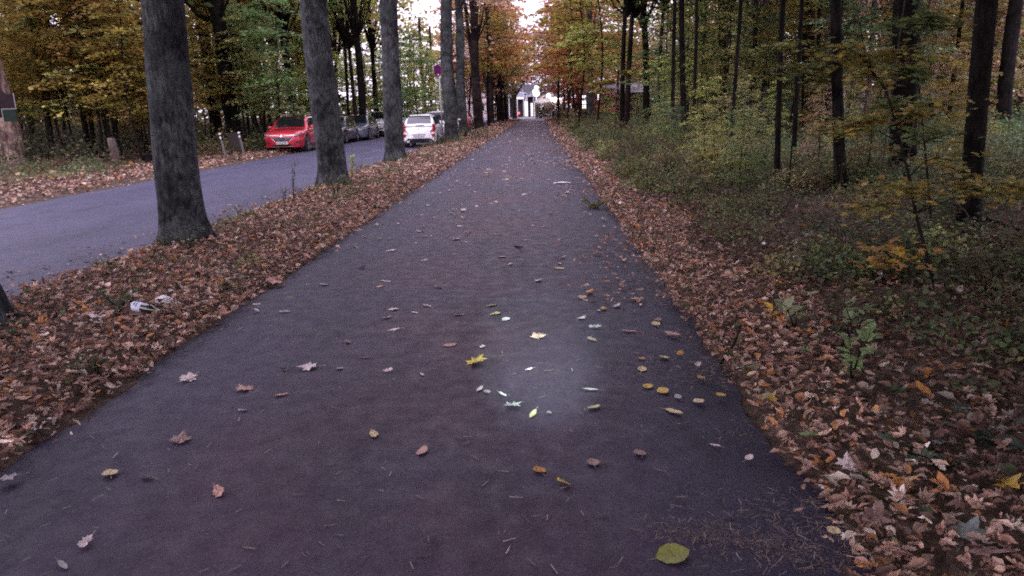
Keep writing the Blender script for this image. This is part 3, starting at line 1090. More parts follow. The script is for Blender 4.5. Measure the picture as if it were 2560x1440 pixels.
def big_tree(name, x, y, r0, bk, label, group, tint=None, lean=(0, 0), seed=0, height=12.0, seg=22, knots=3, crown=True, forks=(), flare=.5, taper=.55, cz=0.0, dense=False):
    t = thing(name, label, 'tree', (x, y, gz(x, y)), 0, group)
    r = np.random.default_rng(seed + 17)
    n = int(height / .16) if r0 > .2 and y < 40 else int(height / .35)
    zs = np.linspace(-.2, height, n)
    ph = r.uniform(0, 6.28, 4)
    amp = .02 + .10 * r0
    pts = np.column_stack([lean[0] * zs + amp * np.sin(zs * .7 + ph[0]) * (zs > 0) - amp * math.sin(ph[0]) * (zs > 0), lean[1] * zs + amp * np.sin(zs * .6 + ph[1]) * (zs > 0) - amp * math.sin(ph[1]) * (zs > 0), zs])
    rad = r0 * (1 - (1 - taper) * np.clip(zs, 0, None) / height)
    mb = MB()
    mb.tube(pts, rad, seg, True, fn=trunk_fn(r0, seed, knots, min(6, height * .5), flare))
    for (fz, ang, spread, fl, fr) in forks:
        i = int(np.argmin(abs(zs - fz)))
        p0 = pts[i]
        tt = np.linspace(0, 1, 14)
        d = np.array([math.cos(ang), math.sin(ang)])
        fp = np.column_stack([p0[0] + d[0] * spread * tt ** .8, p0[1] + d[1] * spread * tt ** .8, p0[2] + fl * tt])
        mb.tube(fp, fr * (1 - .6 * tt), 10, True)
    if crown:
        k = 5 + r.integers(0, 3) if dense else r.integers(0, 5)
        off = np.array([lean[0] * height * .8, lean[1] * height * .8, cz])
        for v, (f, m_) in zip(HIGHW[k].v, HIGHW[k].f):
            pass
        base = mb.n
        for v in HIGHW[k].v:
            mb.v.append(v + off)
            mb.c.append(np.ones((len(v), 3)))
            mb.n += len(v)
        for f, m_ in HIGHW[k].f:
            mb.f.append((f + base, 0))
    mb.build('trunk', bk, t, smooth=True)
    if crown:
        o = link(HIGH[k], 'crown', t, LEAFM[tint])
        o.location = off
        o.rotation_euler = (0, 0, 0)
    return t


# avenue trees along the verge between road and path
AV = 'avenue trees on the verge between road and path'
ave = [  # base px, base py, half px width at mid, label, forks
    (-92, 835, .31, 'avenue tree cut off by the left border, only its mossy foot showing', ()),
    (462, 612, .275, 'nearest full avenue trunk, thick and leaning left beside the road', ()),
    (836, 472, .315, 'second avenue trunk, standing before the red car with a dark knot scar', ()),
    (989, 406, .315, 'third avenue trunk, straight and grey, left of the white hatchback', ()),
    (1126, 355, .36, 'fourth avenue trunk, right behind the round parking sign', ()),
    (1157, 333, .34, 'fifth avenue trunk, slim grey one before the dark red car', ()),
    (1197, 322, .44, 'sixth avenue trunk, dark brown and forked above', ((4.2, 2.6, 1.0, 8, .22),)),
    (1228, 311, .40, 'seventh avenue trunk, forked into a V behind the sixth', ((2.6, 3.3, 1.4, 8, .20),)),
    (1250, 305, .40, 'eighth avenue trunk, tall dark one farther down the path', ((2.2, .4, 1.2, 9, .2),)),
    (1266, 301, .36, 'ninth avenue trunk, narrow dark one far down the path', ()),
    (1287, 297, .34, 'farthest avenue trunk, low forked tree by the end of the path', ((3.4, .2, 2.2, 3.2, .22), (3.4, 2.9, 1.4, 4, .18)))]
for i, (px, py, r0, lab, fk) in enumerate(ave):
    x, y = G(px, py)
    if i == 4:
        y, x = 39.6, AT(1126, 300, 39.6)[0]
    if i == 5:
        y, x = 51.0, AT(1158, 300, 51.0)[0]
    big_tree('avenue_tree', x, y, r0, M['bark_avenue'] if i < 6 else M['bark_brown'], lab, AV, ['gold', 'olive', 'lime', 'olive', 'green', 'olive', 'tan', 'tan', 'orange', 'russet', 'russet'][i], seed=i * 3 + 1,
             height=12 if i < 10 else 6, seg=40 if i < 5 else 18, knots=7, forks=fk, lean=[(0, 0), (.022, 0), (.003, 0), (.004, 0), (.02, 0), (.0, 0), (0, 0), (.004, 0), (.01, 0), (0, 0), (0, 0)][i],
             taper=.62, dense=i < 2, cz=[3.5, 3.5, 3.0, 2.5, 2, 2, 1, 0, 0, 0, -3][i])

# trunks of the wood: px at row 200, distance, px width, bark, tint, lean px per 300 rows, label
WL = 'trees in the wood left of the road'
WR = 'trees in the wood right of the path'
left_trunks = [
    (100, 30, 16, 'bark_dark', 'amber', 0, 'slender dark trunk in the left wood right of the peeled snag'),
    (190, 31, 14, 'bark_dark', 'amber', -6, 'thin dark trunk among amber leaves, left of the first avenue tree'),
    (216, 33, 12, 'bark_dark', 'gold', 12, 'thin trunk leaning right among amber leaves in the left wood'),
    (268, 34, 13, 'bark_dark', 'amber', 0, 'thin dark trunk with a side branch, third before the first avenue tree'),
    (60, 42, 18, 'bark_dark', 'olive', 0, 'dim trunk deep behind the peeled snag'),
    (330, 40, 14, 'bark_dark', 'gold', 0, 'dim trunk just left of the first avenue tree'),
    (524, 42, 30, 'bark_dark', 'olive', -4, 'dark trunk right of the first avenue tree, left of the stoutest one'),
    (568, 37, 38, 'bark_dark', 'green', -10, 'stout blackish trunk above the two roadside posts'),
    (610, 47, 9, 'bark_dark', 'olive', 0, 'thin trunk right of the stout blackish trunk'),
    (623, 46, 11, 'bark_brown', 'gold', 0, 'second thin trunk right of the stout blackish trunk'),
    (647, 52, 16, 'bark_brown', 'olive', 0, 'brown trunk above the left headlight of the red car'),
    (664, 44, 10, 'bark_dark', 'gold', -3, 'thin dark trunk above the bonnet of the red car'),
    (684, 55, 10, 'bark_dark', 'olive', 3, 'thin trunk above the middle of the red car'),
    (722, 47, 20, 'bark_dark', 'olive', -6, 'dark trunk with a dense dark clump above the red car'),
    (748, 58, 12, 'bark_brown', 'gold', 0, 'brown trunk just left of the second avenue tree'),
    (866, 50, 8, 'bark_dark', 'lime', 3, 'thin trunk just right of the second avenue tree'),
    (881, 52, 10, 'bark_brown', 'lime', -2, 'thin brown trunk above the grey cars'),
    (899, 47, 20, 'bark_dark', 'green', -3, 'stoutest dark trunk above the grey cars'),
    (936, 56, 12, 'bark_dark', 'lime', -3, 'dark trunk just left of the third avenue tree'),
    (1055, 82, 9, 'bark_brown', 'tan', 0, 'slim bare tree against the bright sky over the white hatchback'),
    (1078, 90, 8, 'bark_brown', 'tan', 10, 'slim bare tree leaning by the round parking sign'),
]
right_trunks = [
    (1448, 74, 18, 'bark_brown', 'russet', 2, 'russet leaved tree with a brown trunk at the far right of the path'),
    (1475, 62, 16, 'bark_avenue', 'lime', 0, 'slate grey trunk before the low grey roofed building'),
    (1559, 39, 12, 'bark_dark', 'olive', 9, 'left stem of the pair of dark stems right of the path'),
    (1574, 39.6, 13, 'bark_brown', 'gold', 13, 'right stem of the pair of dark stems right of the path'),
    (1613, 46, 17, 'bark_dark', 'orange', -12, 'straight reddish dark trunk right of the paired stems'),
    (1650, 37.6, 9, 'bark_brown', 'green', 8, 'thin leaning stem with a fork, right of the reddish trunk'),
    (1709, 31.5, 15, 'bark_dark', 'lime', -8, 'dark trunk with a swollen foot in the right wood'),
    (1758, 38.5, 14, 'bark_brown', 'green', -8, 'greenish brown trunk in the middle of the right wood'),
    (1805, 34.7, 18, 'bark_dark', 'green', -13, 'stouter dark trunk left of the tall thin stem'),
    (1858, 60, 14, 'bark_pale', 'olive', 0, 'pale trunk deep in the right wood behind green leaves'),
    (1951, 14.6, 14, 'bark_dark', 'deep', -6, 'tall thin dark stem rising close to the path in the right wood'),
    (1992, 17.8, 11, 'bark_dark', 'olive', -6, 'thin stem just right of the tall thin dark stem'),
    (2020, 32, 34, 'bark_dark', 'olive', -12, 'stout dark trunk behind the two thin stems'),
    (2040, 36, 12, 'bark_dark', 'olive', 2, 'thin dark trunk touching the stout dark trunk'),
    (2098, 13.1, 27, 'bark_dark', 'olive', -24, 'dark middle sized trunk left of the ivy clad tree'),
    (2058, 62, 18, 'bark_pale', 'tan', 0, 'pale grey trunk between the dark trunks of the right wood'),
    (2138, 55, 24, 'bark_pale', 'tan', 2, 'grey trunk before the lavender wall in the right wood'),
    (2150, 70, 12, 'bark_brown', 'tan', 0, 'brown pine trunk above the yellow sapling'),
    (2198, 75, 8, 'bark_brown', 'tan', 0, 'thin brown trunk left of the ivy clad tree'),
    (2268, 14.6, 58, 'bark_dark', 'deep', -12, 'thickest dark trunk of the right wood, clad in ivy'),
    (2358, 58, 12, 'bark_pale', 'tan', 2, 'thin pale trunk right of the ivy clad tree'),
    (2404, 45, 27, 'bark_pale', 'tan', 3, 'grey mauve trunk left of the leaning brown trunk'),
    (2443, 9.1, 48, 'bark_dark', 'olive', -15, 'near reddish brown trunk leaning right with leaves round its foot'),
    (2519, 29, 34, 'bark_dark', 'olive', -5, 'straight black trunk near the right border'),
    (1684, 30, 10, 'bark_dark', 'olive', 4, 'thin dark stem left of the trunk with a swollen foot'),
    (1736, 27, 9, 'bark_dark', 'lime', -4, 'thin dark stem right of the trunk with a swollen foot'),
    (1838, 25, 10, 'bark_dark', 'olive', 6, 'thin dark stem leaning right of the stouter dark trunk'),
    (1882, 33, 12, 'bark_brown', 'olive', -4, 'brown stem midway to the tall thin dark stem'),
    (1912, 42, 11, 'bark_pale', 'tan', 0, 'pale stem just left of the tall thin dark stem'),
    (2075, 24, 12, 'bark_dark', 'olive', 2, 'dark stem left beside the dark middle sized trunk'),
    (2172, 36, 14, 'bark_pale', 'tan', 0, 'pale trunk behind the yellow ochre sapling'),
    (2224, 44, 13, 'bark_pale', 'tan', -2, 'second pale trunk behind the yellow ochre sapling'),
    (2330, 40, 14, 'bark_pale', 'tan', 0, 'pale trunk right after the ivy clad tree'),
    (2382, 33, 10, 'bark_dark', 'tan', 3, 'thin dark stem left of the grey mauve trunk'),
    (2486, 52, 14, 'bark_pale', 'tan', 0, 'pale trunk between the two right hand dark trunks'),
    (2556, 48, 16, 'bark_brown', 'tan', 0, 'brown trunk cut by the right border'),
]
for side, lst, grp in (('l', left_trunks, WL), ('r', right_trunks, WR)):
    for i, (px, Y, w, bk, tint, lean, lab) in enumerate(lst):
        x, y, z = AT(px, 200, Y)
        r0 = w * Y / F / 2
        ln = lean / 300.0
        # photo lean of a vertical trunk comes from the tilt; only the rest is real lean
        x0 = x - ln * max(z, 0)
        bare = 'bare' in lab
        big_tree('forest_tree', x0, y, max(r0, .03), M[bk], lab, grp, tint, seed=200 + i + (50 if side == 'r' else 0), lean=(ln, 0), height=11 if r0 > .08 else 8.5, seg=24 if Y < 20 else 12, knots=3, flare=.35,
                 crown=not bare, cz=2.0 if Y < 25 else 0, taper=.7, dense=Y < 10.5,
                 forks=((3.0, .8, .9, 5, r0 * .6), (4.2, 2.4, .7, 4, r0 * .5)) if bare else ())
# dim trunks deep in the wood
for side, n in (('l', 26), ('r', 44)):
    for i in range(n):
        if side == 'l':
            y = tr.uniform(40, 105); x = -tr.uniform(14.5, 16 + y * .64)
            lab, g = 'dim trunk in the depth of the left wood, no different from its neighbours', 'dim trunks deep in the left wood'
        else:
            y = tr.uniform(42, 110); x = tr.uniform(6, 8 + y * .62)
            lab, g = 'dim trunk in the depth of the right wood, no different from its neighbours', 'dim trunks deep in the right wood'
        if 1325 < screen_x(x, y) < 1645:
            continue
        big_tree('forest_tree', x, y, tr.uniform(.09, .24), M[tr.choice(['bark_dark', 'bark_brown', 'bark_pale'] if side == 'r' else ['bark_dark', 'bark_brown'])], lab, g,
                 tr.choice(['amber', 'olive', 'gold', 'green'] if side == 'l' else ['olive', 'tan', 'green', 'gold', 'tan']), seed=500 + i + (99 if side == 'r' else 0), lean=(tr.uniform(-.04, .04), 0), height=11, seg=9, knots=1, flare=.3, taper=.7)
# unseen trees added beside and behind the camera to shade the near ground
for x, y in ((5.2, 2.6), (7.5, 6.0), (6.4, -1.5), (10.5, 11.5), (3.9, -3.0), (9, 2), (3.4, 1.0)):
    big_tree('forest_tree', x, y, .2, M['bark_dark'], 'unseen dark trunk added beside the viewer to shade the near right', 'shade trees added beside the viewer', 'deep', seed=int(900 + x * 10), height=11, seg=14, dense=True)
for x, y in ((-4.4, -2.5), (-4.4, -9.0), (-4.4, -16), (2.8, -8), (3.2, -15), (-11, -6), (-11, -14), (-10.6, 3)):
    big_tree('avenue_tree', x, y, .32, M['bark_avenue'], 'unseen grey trunk added behind the viewer for shade and reflections', 'avenue trees added behind the viewer', 'olive', seed=int(950 - y * 10), height=12, seg=20, knots=5, cz=2, dense=True)

# young woodland trees whose leaves fill the wood
ylab = {}
spots = [(5.4, 3.2, 'r'), (6.6, 1.2, 'r'), (7.6, 5.6, 'r'), (4.6, -1.0, 'r'), (8.6, 8.2, 'r'), (10.5, 12, 'r')]  # unseen young trees added beside the camera to block side light
for i in range(96):
    y = 27 + 45 * tr.random()
    x = -14 - tr.random() * (y * .66 - 7)
    spots.append((x, y, 'l'))
for i in range(104):
    y = 29 + 45 * tr.random()
    x = 5.5 + tr.random() * (y * .64 - 4)
    spots.append((x, y, 'r'))
for i in range(28):
    y = 11 + 22 * tr.random()
    spots.append((3.2 + tr.random() * (y * .55 - 2), y, 'low'))
for px, Y in ((120, 30), (655, 38), (700, 36), (610, 40)):
    spots.append((*AT(px, 268, Y)[:2], 'g'))
for (x, y, s) in spots:
    pxx = screen_x(x, y)
    if (1430 < pxx < 1640 and s in ('r', 'low')) or (s == 'r' and y > 14 and tr.random() < (.45 if pxx > 1950 else .25)):
        continue
    if s == 'g':
        w = {'bluegreen': 1, 'green': 2}
    elif s == 'l':
        w = {'amber': 7, 'gold': 3, 'olive': 1} if pxx < 420 else ({'olive': 3, 'gold': 5, 'green': 1, 'amber': 2} if pxx < 760 else {'lime': 5, 'green': 3, 'gold': 2})
    else:
        w = {'green': 3, 'olive': 3, 'lime': 2, 'deep': 2} if pxx < 1950 else {'olive': 3, 'gold': 2, 'tan': 3, 'bluegreen': 2, 'amber': 1}
    tint = tr.choices(list(w), list(w.values()))[0]
    word = {'amber': 'amber', 'gold': 'golden yellow', 'olive': 'olive', 'green': 'green', 'lime': 'yellow green', 'deep': 'dark green', 'tan': 'tan', 'bluegreen': 'bluish green'}[tint]
    where = 'in the wood left of the road' if s in ('l', 'g') else 'in the wood right of the path'
    near = 'unseen added' if y < 14 else ('nearer' if y < 32 else 'farther')
    if s == 'low':
        young(x, y, tr.choice([0, 3, 6]), tint, f'low bushy {word} tree near the path in the right wood', f'low young {word} trees right of the path', tr.uniform(.2, .38))
        continue
    young(x, y, tr.choice([1, 2, 4, 5, 7]) if tr.random() < .8 else tr.randrange(8), tint, f'{near} slender young tree with {word} leaves {where}', f'{near} young {word} trees {where}', tr.uniform(.8, 1.15))
# trees at the far end and along the open edge
for (px, Y, tint, k, s, lab) in [
    (1040, 50, 'green', 1, 1.0, 'bushy green tree over the white hatchback'), (1075, 58, 'lime', 3, 1.05, 'yellow green tree left of the round parking sign'),
    (1010, 62, 'lime', 0, 1.1, 'pale green tree just right of the third avenue trunk'), (975, 54, 'green', 6, 1.0, 'green leafy tree behind the third avenue trunk'),
    (1022, 66, 'green', 6, 1.3, 'dense green tree low behind the white hatchback'), (1060, 70, 'lime', 6, 1.4, 'dense yellow green tree low behind the white hatchback'),
    (1092, 76, 'green', 6, 1.3, 'dense green tree behind the pole of the round parking sign'), (985, 68, 'lime', 3, 1.3, 'yellow green tree filling the gap behind the third avenue trunk'),
    (950, 72, 'green', 6, 1.3, 'green tree over the white off roader'), (1108, 90, 'tan', 6, 1.4, 'tan tree right behind the fourth avenue trunk'), (915, 66, 'lime', 0, 1.3, 'pale green tree over the grey blue car'),
    (1475, 70, 'olive', 6, .5, 'low olive bush before the dark wall of the low building'), (1515, 66, 'lime', 6, .55, 'low yellow green bush before the low building'), (1545, 72, 'tan', 6, .6, 'low tan bush before the low building'),
    (1595, 64, 'olive', 6, .55, 'low olive bush at the right end of the low building'), (1630, 60, 'green', 0, .8, 'green bushy tree right of the low building'),
    (1137, 85, 'orange', 0, 1.5, 'orange tree showing between the fourth and fifth avenue trunks'), (1172, 96, 'tan', 6, 1.5, 'tan leaved tree showing right of the fifth avenue trunk'),
    (1240, 100, 'gold', 1, 1.3, 'golden tree showing through the fork of the far avenue trunks'),
    (1262, 96, 'orange', 5, 2.2, 'orange brown tree arching over the end of the path from the verge'), (1398, 92, 'russet', 5, 2.1, 'rusty brown tree overhanging the path from the right, far end'),
    (1408, 84, 'russet', 1, 1.9, 'russet tree hanging low at the right of the path end'), (1425, 76, 'russet', 3, 1.5, 'copper red tree by the right path edge before the far building'),
    (1436, 66, 'orange', 2, 1.9, 'orange brown tree above the copper red one'), (1400, 100, 'tan', 1, 2.2, 'tan brown tree farthest right of the path end'), (1255, 84, 'orange', 5, 2.2, 'orange tree over the far avenue trunks'),
    (1425, 58, 'gold', 5, 2.0, 'tall yellow tree leaning over the path from the right'), (1450, 50, 'gold', 2, 1.5, 'golden tree before the orange brown one'), (1500, 46, 'lime', 5, 1.45, 'yellow green tree above the low grey roofed building'),
    (1465, 70, 'russet', 6, 1.3, 'low russet tree beside the low grey roofed building'), (1560, 58, 'orange', 7, 1.3, 'orange tree behind the paired dark stems'), (1400, 70, 'orange', 7, 2.0, 'high orange tree over the far path'),
    (1225, 72, 'gold', 7, 2.0, 'golden crowned tree over the far avenue trunks'), (1270, 112, 'orange', 7, 2.2, 'rust orange tree before the far shop')]:
    x, y, z = AT(px, 268, Y)
    t = young(x, y, k, tint, lab, 'trees about the far end of the path', s)
for q in range(16):
    y = tr.uniform(78, 106)
    x = tr.uniform(3.4, 9) if q % 2 else tr.uniform(-9.5, -4)
    young(x, y, tr.choice([1, 5, 7, 2]), tr.choice(['orange', 'tan', 'orange', 'gold', 'olive']), 'autumn tree crowding the far end of the path, like its neighbours', 'autumn trees crowding the far end', tr.uniform(1.6, 2.3))
# dark clump above the red car
x, y, _ = AT(727, 268, 44)
young(x, y, 6, 'deep', 'dark shaded bush above the roof of the red car', 'bushes in the left wood', .38)
x, y, _ = AT(690, 268, 52)
young(x, y, 0, 'olive', 'dim olive bush left of the dark shaded one', 'bushes in the left wood', .4)

# far wood, one mass
mb = MB()
for (x0, x1, y0, y1, z1, n, cols) in [(-130, -13, 60, 150, 17, 52000, [(.26, .22, .06), (.34, .22, .05), (.15, .17, .05)]), (-85, -14, 108, 150, 16, 14000, [(.25, .24, .08), (.3, .22, .08)]),
                                      (8, 60, 60, 150, 9, 30000, [(.28, .22, .12), (.2, .2, .08), (.34, .22, .12)]), (-16, 12, 154, 175, 17, 34000, [(.30, .17, .10), (.26, .17, .1)]), (45, 135, 70, 150, 7, 14000, [(.28, .22, .12), (.2, .2, .08), (.34, .22, .12)]), (9, 135, 45, 120, 2.8, 20000, [(.16, .2, .12), (.2, .21, .1), (.12, .16, .1)]),
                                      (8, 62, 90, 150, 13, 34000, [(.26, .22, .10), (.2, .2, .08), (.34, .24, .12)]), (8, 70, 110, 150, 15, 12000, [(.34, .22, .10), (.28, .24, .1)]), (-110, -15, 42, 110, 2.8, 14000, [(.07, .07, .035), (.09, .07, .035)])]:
    nc = n // 60
    C = np.column_stack([rng.uniform(x0, x1, nc), rng.uniform(y0, y1, nc), rng.uniform(.3, z1, nc)])
    tone = pick(cols, [1] * len(cols), nc, var=.3)
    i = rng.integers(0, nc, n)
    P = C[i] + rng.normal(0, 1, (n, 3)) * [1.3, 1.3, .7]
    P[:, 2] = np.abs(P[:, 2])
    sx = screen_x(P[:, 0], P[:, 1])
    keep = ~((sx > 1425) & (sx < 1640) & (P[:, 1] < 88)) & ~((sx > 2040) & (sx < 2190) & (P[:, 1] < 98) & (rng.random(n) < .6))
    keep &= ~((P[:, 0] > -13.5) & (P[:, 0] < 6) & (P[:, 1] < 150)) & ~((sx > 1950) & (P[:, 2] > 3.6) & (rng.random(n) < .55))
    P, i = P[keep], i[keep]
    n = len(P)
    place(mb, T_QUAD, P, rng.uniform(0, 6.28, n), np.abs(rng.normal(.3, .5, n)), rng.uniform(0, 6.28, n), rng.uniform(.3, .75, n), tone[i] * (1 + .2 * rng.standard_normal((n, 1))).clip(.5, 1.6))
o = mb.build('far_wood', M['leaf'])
o['label'] = 'distant leafy wood behind the trunks on both sides'
kind(o, 'stuff')

# ------------------------------------------------------------------ undergrowth
def undergrowth(name, regs, label):
    mb = MB()
    wd = MB()
    for (x0, x1, y0, y1, nc, per, rad, hgt, size, cols, T) in regs:
        for q in range(nc):
            cx, cy = rng.uniform(x0, x1), rng.uniform(y0, y1)
            base = gz(cx, cy)
            R, Hh = rad * rng.uniform(.5, 1.3), hgt * rng.uniform(.4, 1.3)
            n = int(per * rng.uniform(.5, 1.4))
            a, rr = rng.uniform(0, 6.28, n), R * np.sqrt(rng.random(n))
            hz = Hh * rng.random(n) ** .8 * (1 - .6 * (rr / R) ** 2)
            tone = pick(cols, [1] * len(cols), 1, var=.3)[0]
            place(mb, T, np.column_stack([cx + rr * np.cos(a), cy + rr * np.sin(a), base + .03 + hz]), rng.uniform(0, 6.28, n), np.abs(rng.normal(.35, .45, n)), rng.uniform(0, 6.28, n),
                  size * rng.uniform(.6, 1.4, n), tone[None] * (1 + .28 * rng.standard_normal((n, 1))).clip(.4, 1.8))
            for b in range(3):
                a0 = rng.uniform(0, 6.28)
                e = (cx + R * .6 * math.cos(a0), cy + R * .6 * math.sin(a0), base + Hh * 1.05)
                p = [(cx, cy, base - .02), ((cx + e[0]) / 2, (cy + e[1]) / 2, base + Hh * .75), e]
                mb.tube(p, [.006, .005, .003], 3, False, colr=(.10, .07, .05))
    o = mb.build(name, M['herb'])
    o['label'] = label
    return kind(o, 'stuff')


GR = [(.14, .18, .07), (.20, .21, .08), (.10, .145, .06), (.22, .19, .08), (.15, .105, .065)]
DG = [(.085, .11, .055), (.11, .12, .06), (.10, .08, .055), (.07, .10, .05)]
BG = [(.11, .18, .09), (.14, .20, .10), (.18, .20, .10), (.09, .17, .07)]
undergrowth('undergrowth', [
    (2.3, 9, 6.5, 15, 190, 150, .42, .36, .048, DG + GR, T_HEX), (1.9, 6, 13, 26, 190, 190, .45, .55, .055, GR, T_HEX), (1.9, 5.5, 24, 45, 170, 150, .55, .85, .075, GR, T_HEX), (6, 16, 12, 28, 220, 150, .6, .6, .07, GR + BG, T_HEX),
    (2.7, 7, 3.4, 8, 90, 130, .36, .28, .045, DG + GR, T_HEX), (2.1, 3.4, 5, 13, 46, 90, .30, .24, .042, GR + DG, T_HEX), (2.1, 4, 2.2, 4.5, 14, 50, .22, .12, .05, DG, T_HEX),
    (5.5, 30, 26, 62, 320, 110, .9, 1.0, .13, GR + BG, T_QUAD), (2.2, 5.5, 45, 100, 90, 80, .8, 1.2, .16, GR + [(.30, .2, .1)], T_QUAD), (11, 24, 18, 34, 190, 140, .8, .9, .09, BG + [(.09, .21, .07), (.10, .22, .10)], T_HEX),
    (2.9, 5, 2.5, 6.5, 10, 22, .3, .15, .055, GR, T_HEX)],
    'low brambles and herbs covering the floor of the right wood')
undergrowth('undergrowth', [
    (-16.5, -12.9, 15, 24.5, 40, 130, .6, .45, .075, GR, T_HEX), (-27, -15, 18, 55, 240, 130, 1.0, 1.3, .12, [(.09, .11, .06), (.12, .12, .06), (.08, .10, .07), (.07, .06, .045)], T_QUAD),
    (-15.2, -12.4, 30, 66, 80, 110, .8, 1.0, .11, GR, T_QUAD), (-43, -22, 24, 70, 130, 100, 1.2, 1.5, .18, [(.09, .11, .06), (.12, .10, .06)], T_QUAD)],
    'dark brambles at the edge of the left wood')
undergrowth('grass', [
    (-4.95, -4.4, 9.0, 10.3, 6, 60, .18, .20, .030, GR, T_HEX), (-5.0, -4.2, 15.8, 16.8, 8, 80, .22, .22, .035, GR, T_HEX), (-5, -3.0, 7, 17, 40, 55, .22, .16, .035, GR, T_HEX), (-5.1, -3.2, 16, 34, 34, 50, .28, .22, .045, GR, T_HEX),
    (-5.1, -4.4, 23.8, 25.2, 6, 70, .25, .25, .05, GR, T_QUAD), (-5.1, -3.4, 32, 54, 24, 70, .35, .45, .08, GR, T_QUAD), (-4.9, -3, 3, 8, 8, 30, .16, .10, .035, GR, T_HEX)],
    'tufts of weeds growing in the left verge')

# ------------------------------------------------------------------ single plants
def weed(name, px, py, h, stems, leaf, label, tint=(.13, .15, .085), T=T_HEX, per=26, spread=.10, cat='plant'):
    x, y = G(px, py)
    t = thing(name, label, cat, (x, y, gz(x, y)))
    st, lv = MB(), MB()
    for k in range(stems):
        a = rng.uniform(0, 6.28)
        hh = h * rng.uniform(.75, 1.05)
        p = np.array([(0, 0, -.02), (spread * .4 * math.cos(a), spread * .4 * math.sin(a), hh * .5), (spread * math.cos(a), spread * math.sin(a), hh)])
        st.tube(p, [.006, .004, .002], 5, False)
        u = rng.uniform(.12, 1, per)
        P = np.array([[np.interp(q, [0, .5, 1], p[:, i]) for i in range(3)] for q in u])
        az = rng.uniform(0, 6.28, per)
        off = leaf * .45
        P[:, 0] += off * np.cos(az)
        P[:, 1] += off * np.sin(az)
        place(lv, T, P, az - math.pi / 2, rng.normal(.35, .3, per), np.zeros(per), leaf * rng.uniform(.6, 1.2, per), np.array(tint)[None] * (1 + .25 * rng.standard_normal((per, 1))).clip(.5, 1.6))
    st.build('stem', M['twig'], t)
    lv.build('leaves', M['herb'], t)
    return t


weed('tall_weed', 735, 515, .85, 2, .045, 'tall wispy weed before the road, left of the second avenue tree', (.12, .12, .10), per=46)
weed('tall_weed', 712, 520, .36, 2, .05, 'shorter grey green weed left of the tall wispy one', (.14, .14, .10), per=20)
weed('leafy_shoot', 880, 452, .62, 3, .085, 'yellow green shoot hanging at the foot of the second avenue tree', (.42, .40, .10), T_OVAL, per=24, spread=.05)
weed('verge_herb', 842, 500, .42, 7, .05, 'bushy green herb at the foot of the second avenue tree', (.17, .18, .10), per=26, spread=.22)
weed('verge_herb', 470, 640, .30, 8, .05, 'green ivy like herb at the foot of the nearest full avenue tree', (.09, .12, .085), per=18, spread=.25)
weed('verge_herb', 300, 800, .22, 5, .05, 'dark green herb on the left verge behind the bottle', (.09, .12, .06), per=14, spread=.16)
weed('verge_herb', 240, 960, .12, 6, .045, 'low dark herb near the left path edge', (.09, .11, .06), per=14, spread=.15)
weed('verge_herb', 1165, 345, .6, 8, .12, 'weedy tuft at the foot of the fifth avenue tree', (.15, .17, .10), T_QUAD, per=22, spread=.4)
weed('nettle', 2128, 955, .36, 3, .085, 'pale green nettle standing in the litter right of the path', (.24, .33, .14), T_OVAL, per=16, spread=.08)
weed('nettle', 2135, 860, .30, 2, .10, 'larger leaved pale green herb behind the nettle', (.26, .32, .17), T_OVAL, per=9, spread=.10)
weed('woodland_herb', 1985, 830, .24, 3, .11, 'herb with pale drooping leaves right of the path', (.28, .30, .17), T_OVAL, per=7, spread=.14)
weed('woodland_herb', 1930, 830, .22, 1, .10, 'single upright orange yellow leafed seedling right of the path', (.60, .36, .05), T_OVAL, per=4, spread=.03)
weed('woodland_herb', 2350, 1180, .12, 5, .095, 'dark green maple seedling among the litter at the lower right', (.085, .11, .07), T_MAPLE, per=4, spread=.22)
weed('woodland_herb', 2460, 1120, .11, 5, .10, 'dark bluish green seedling patch near the right border', (.075, .10, .078), T_MAPLE, per=4, spread=.25)
weed('path_edge_herb', 1485, 520, .20, 9, .045, 'green tuft overhanging the right edge of the path halfway up', (.20, .20, .08), per=40, spread=.22)


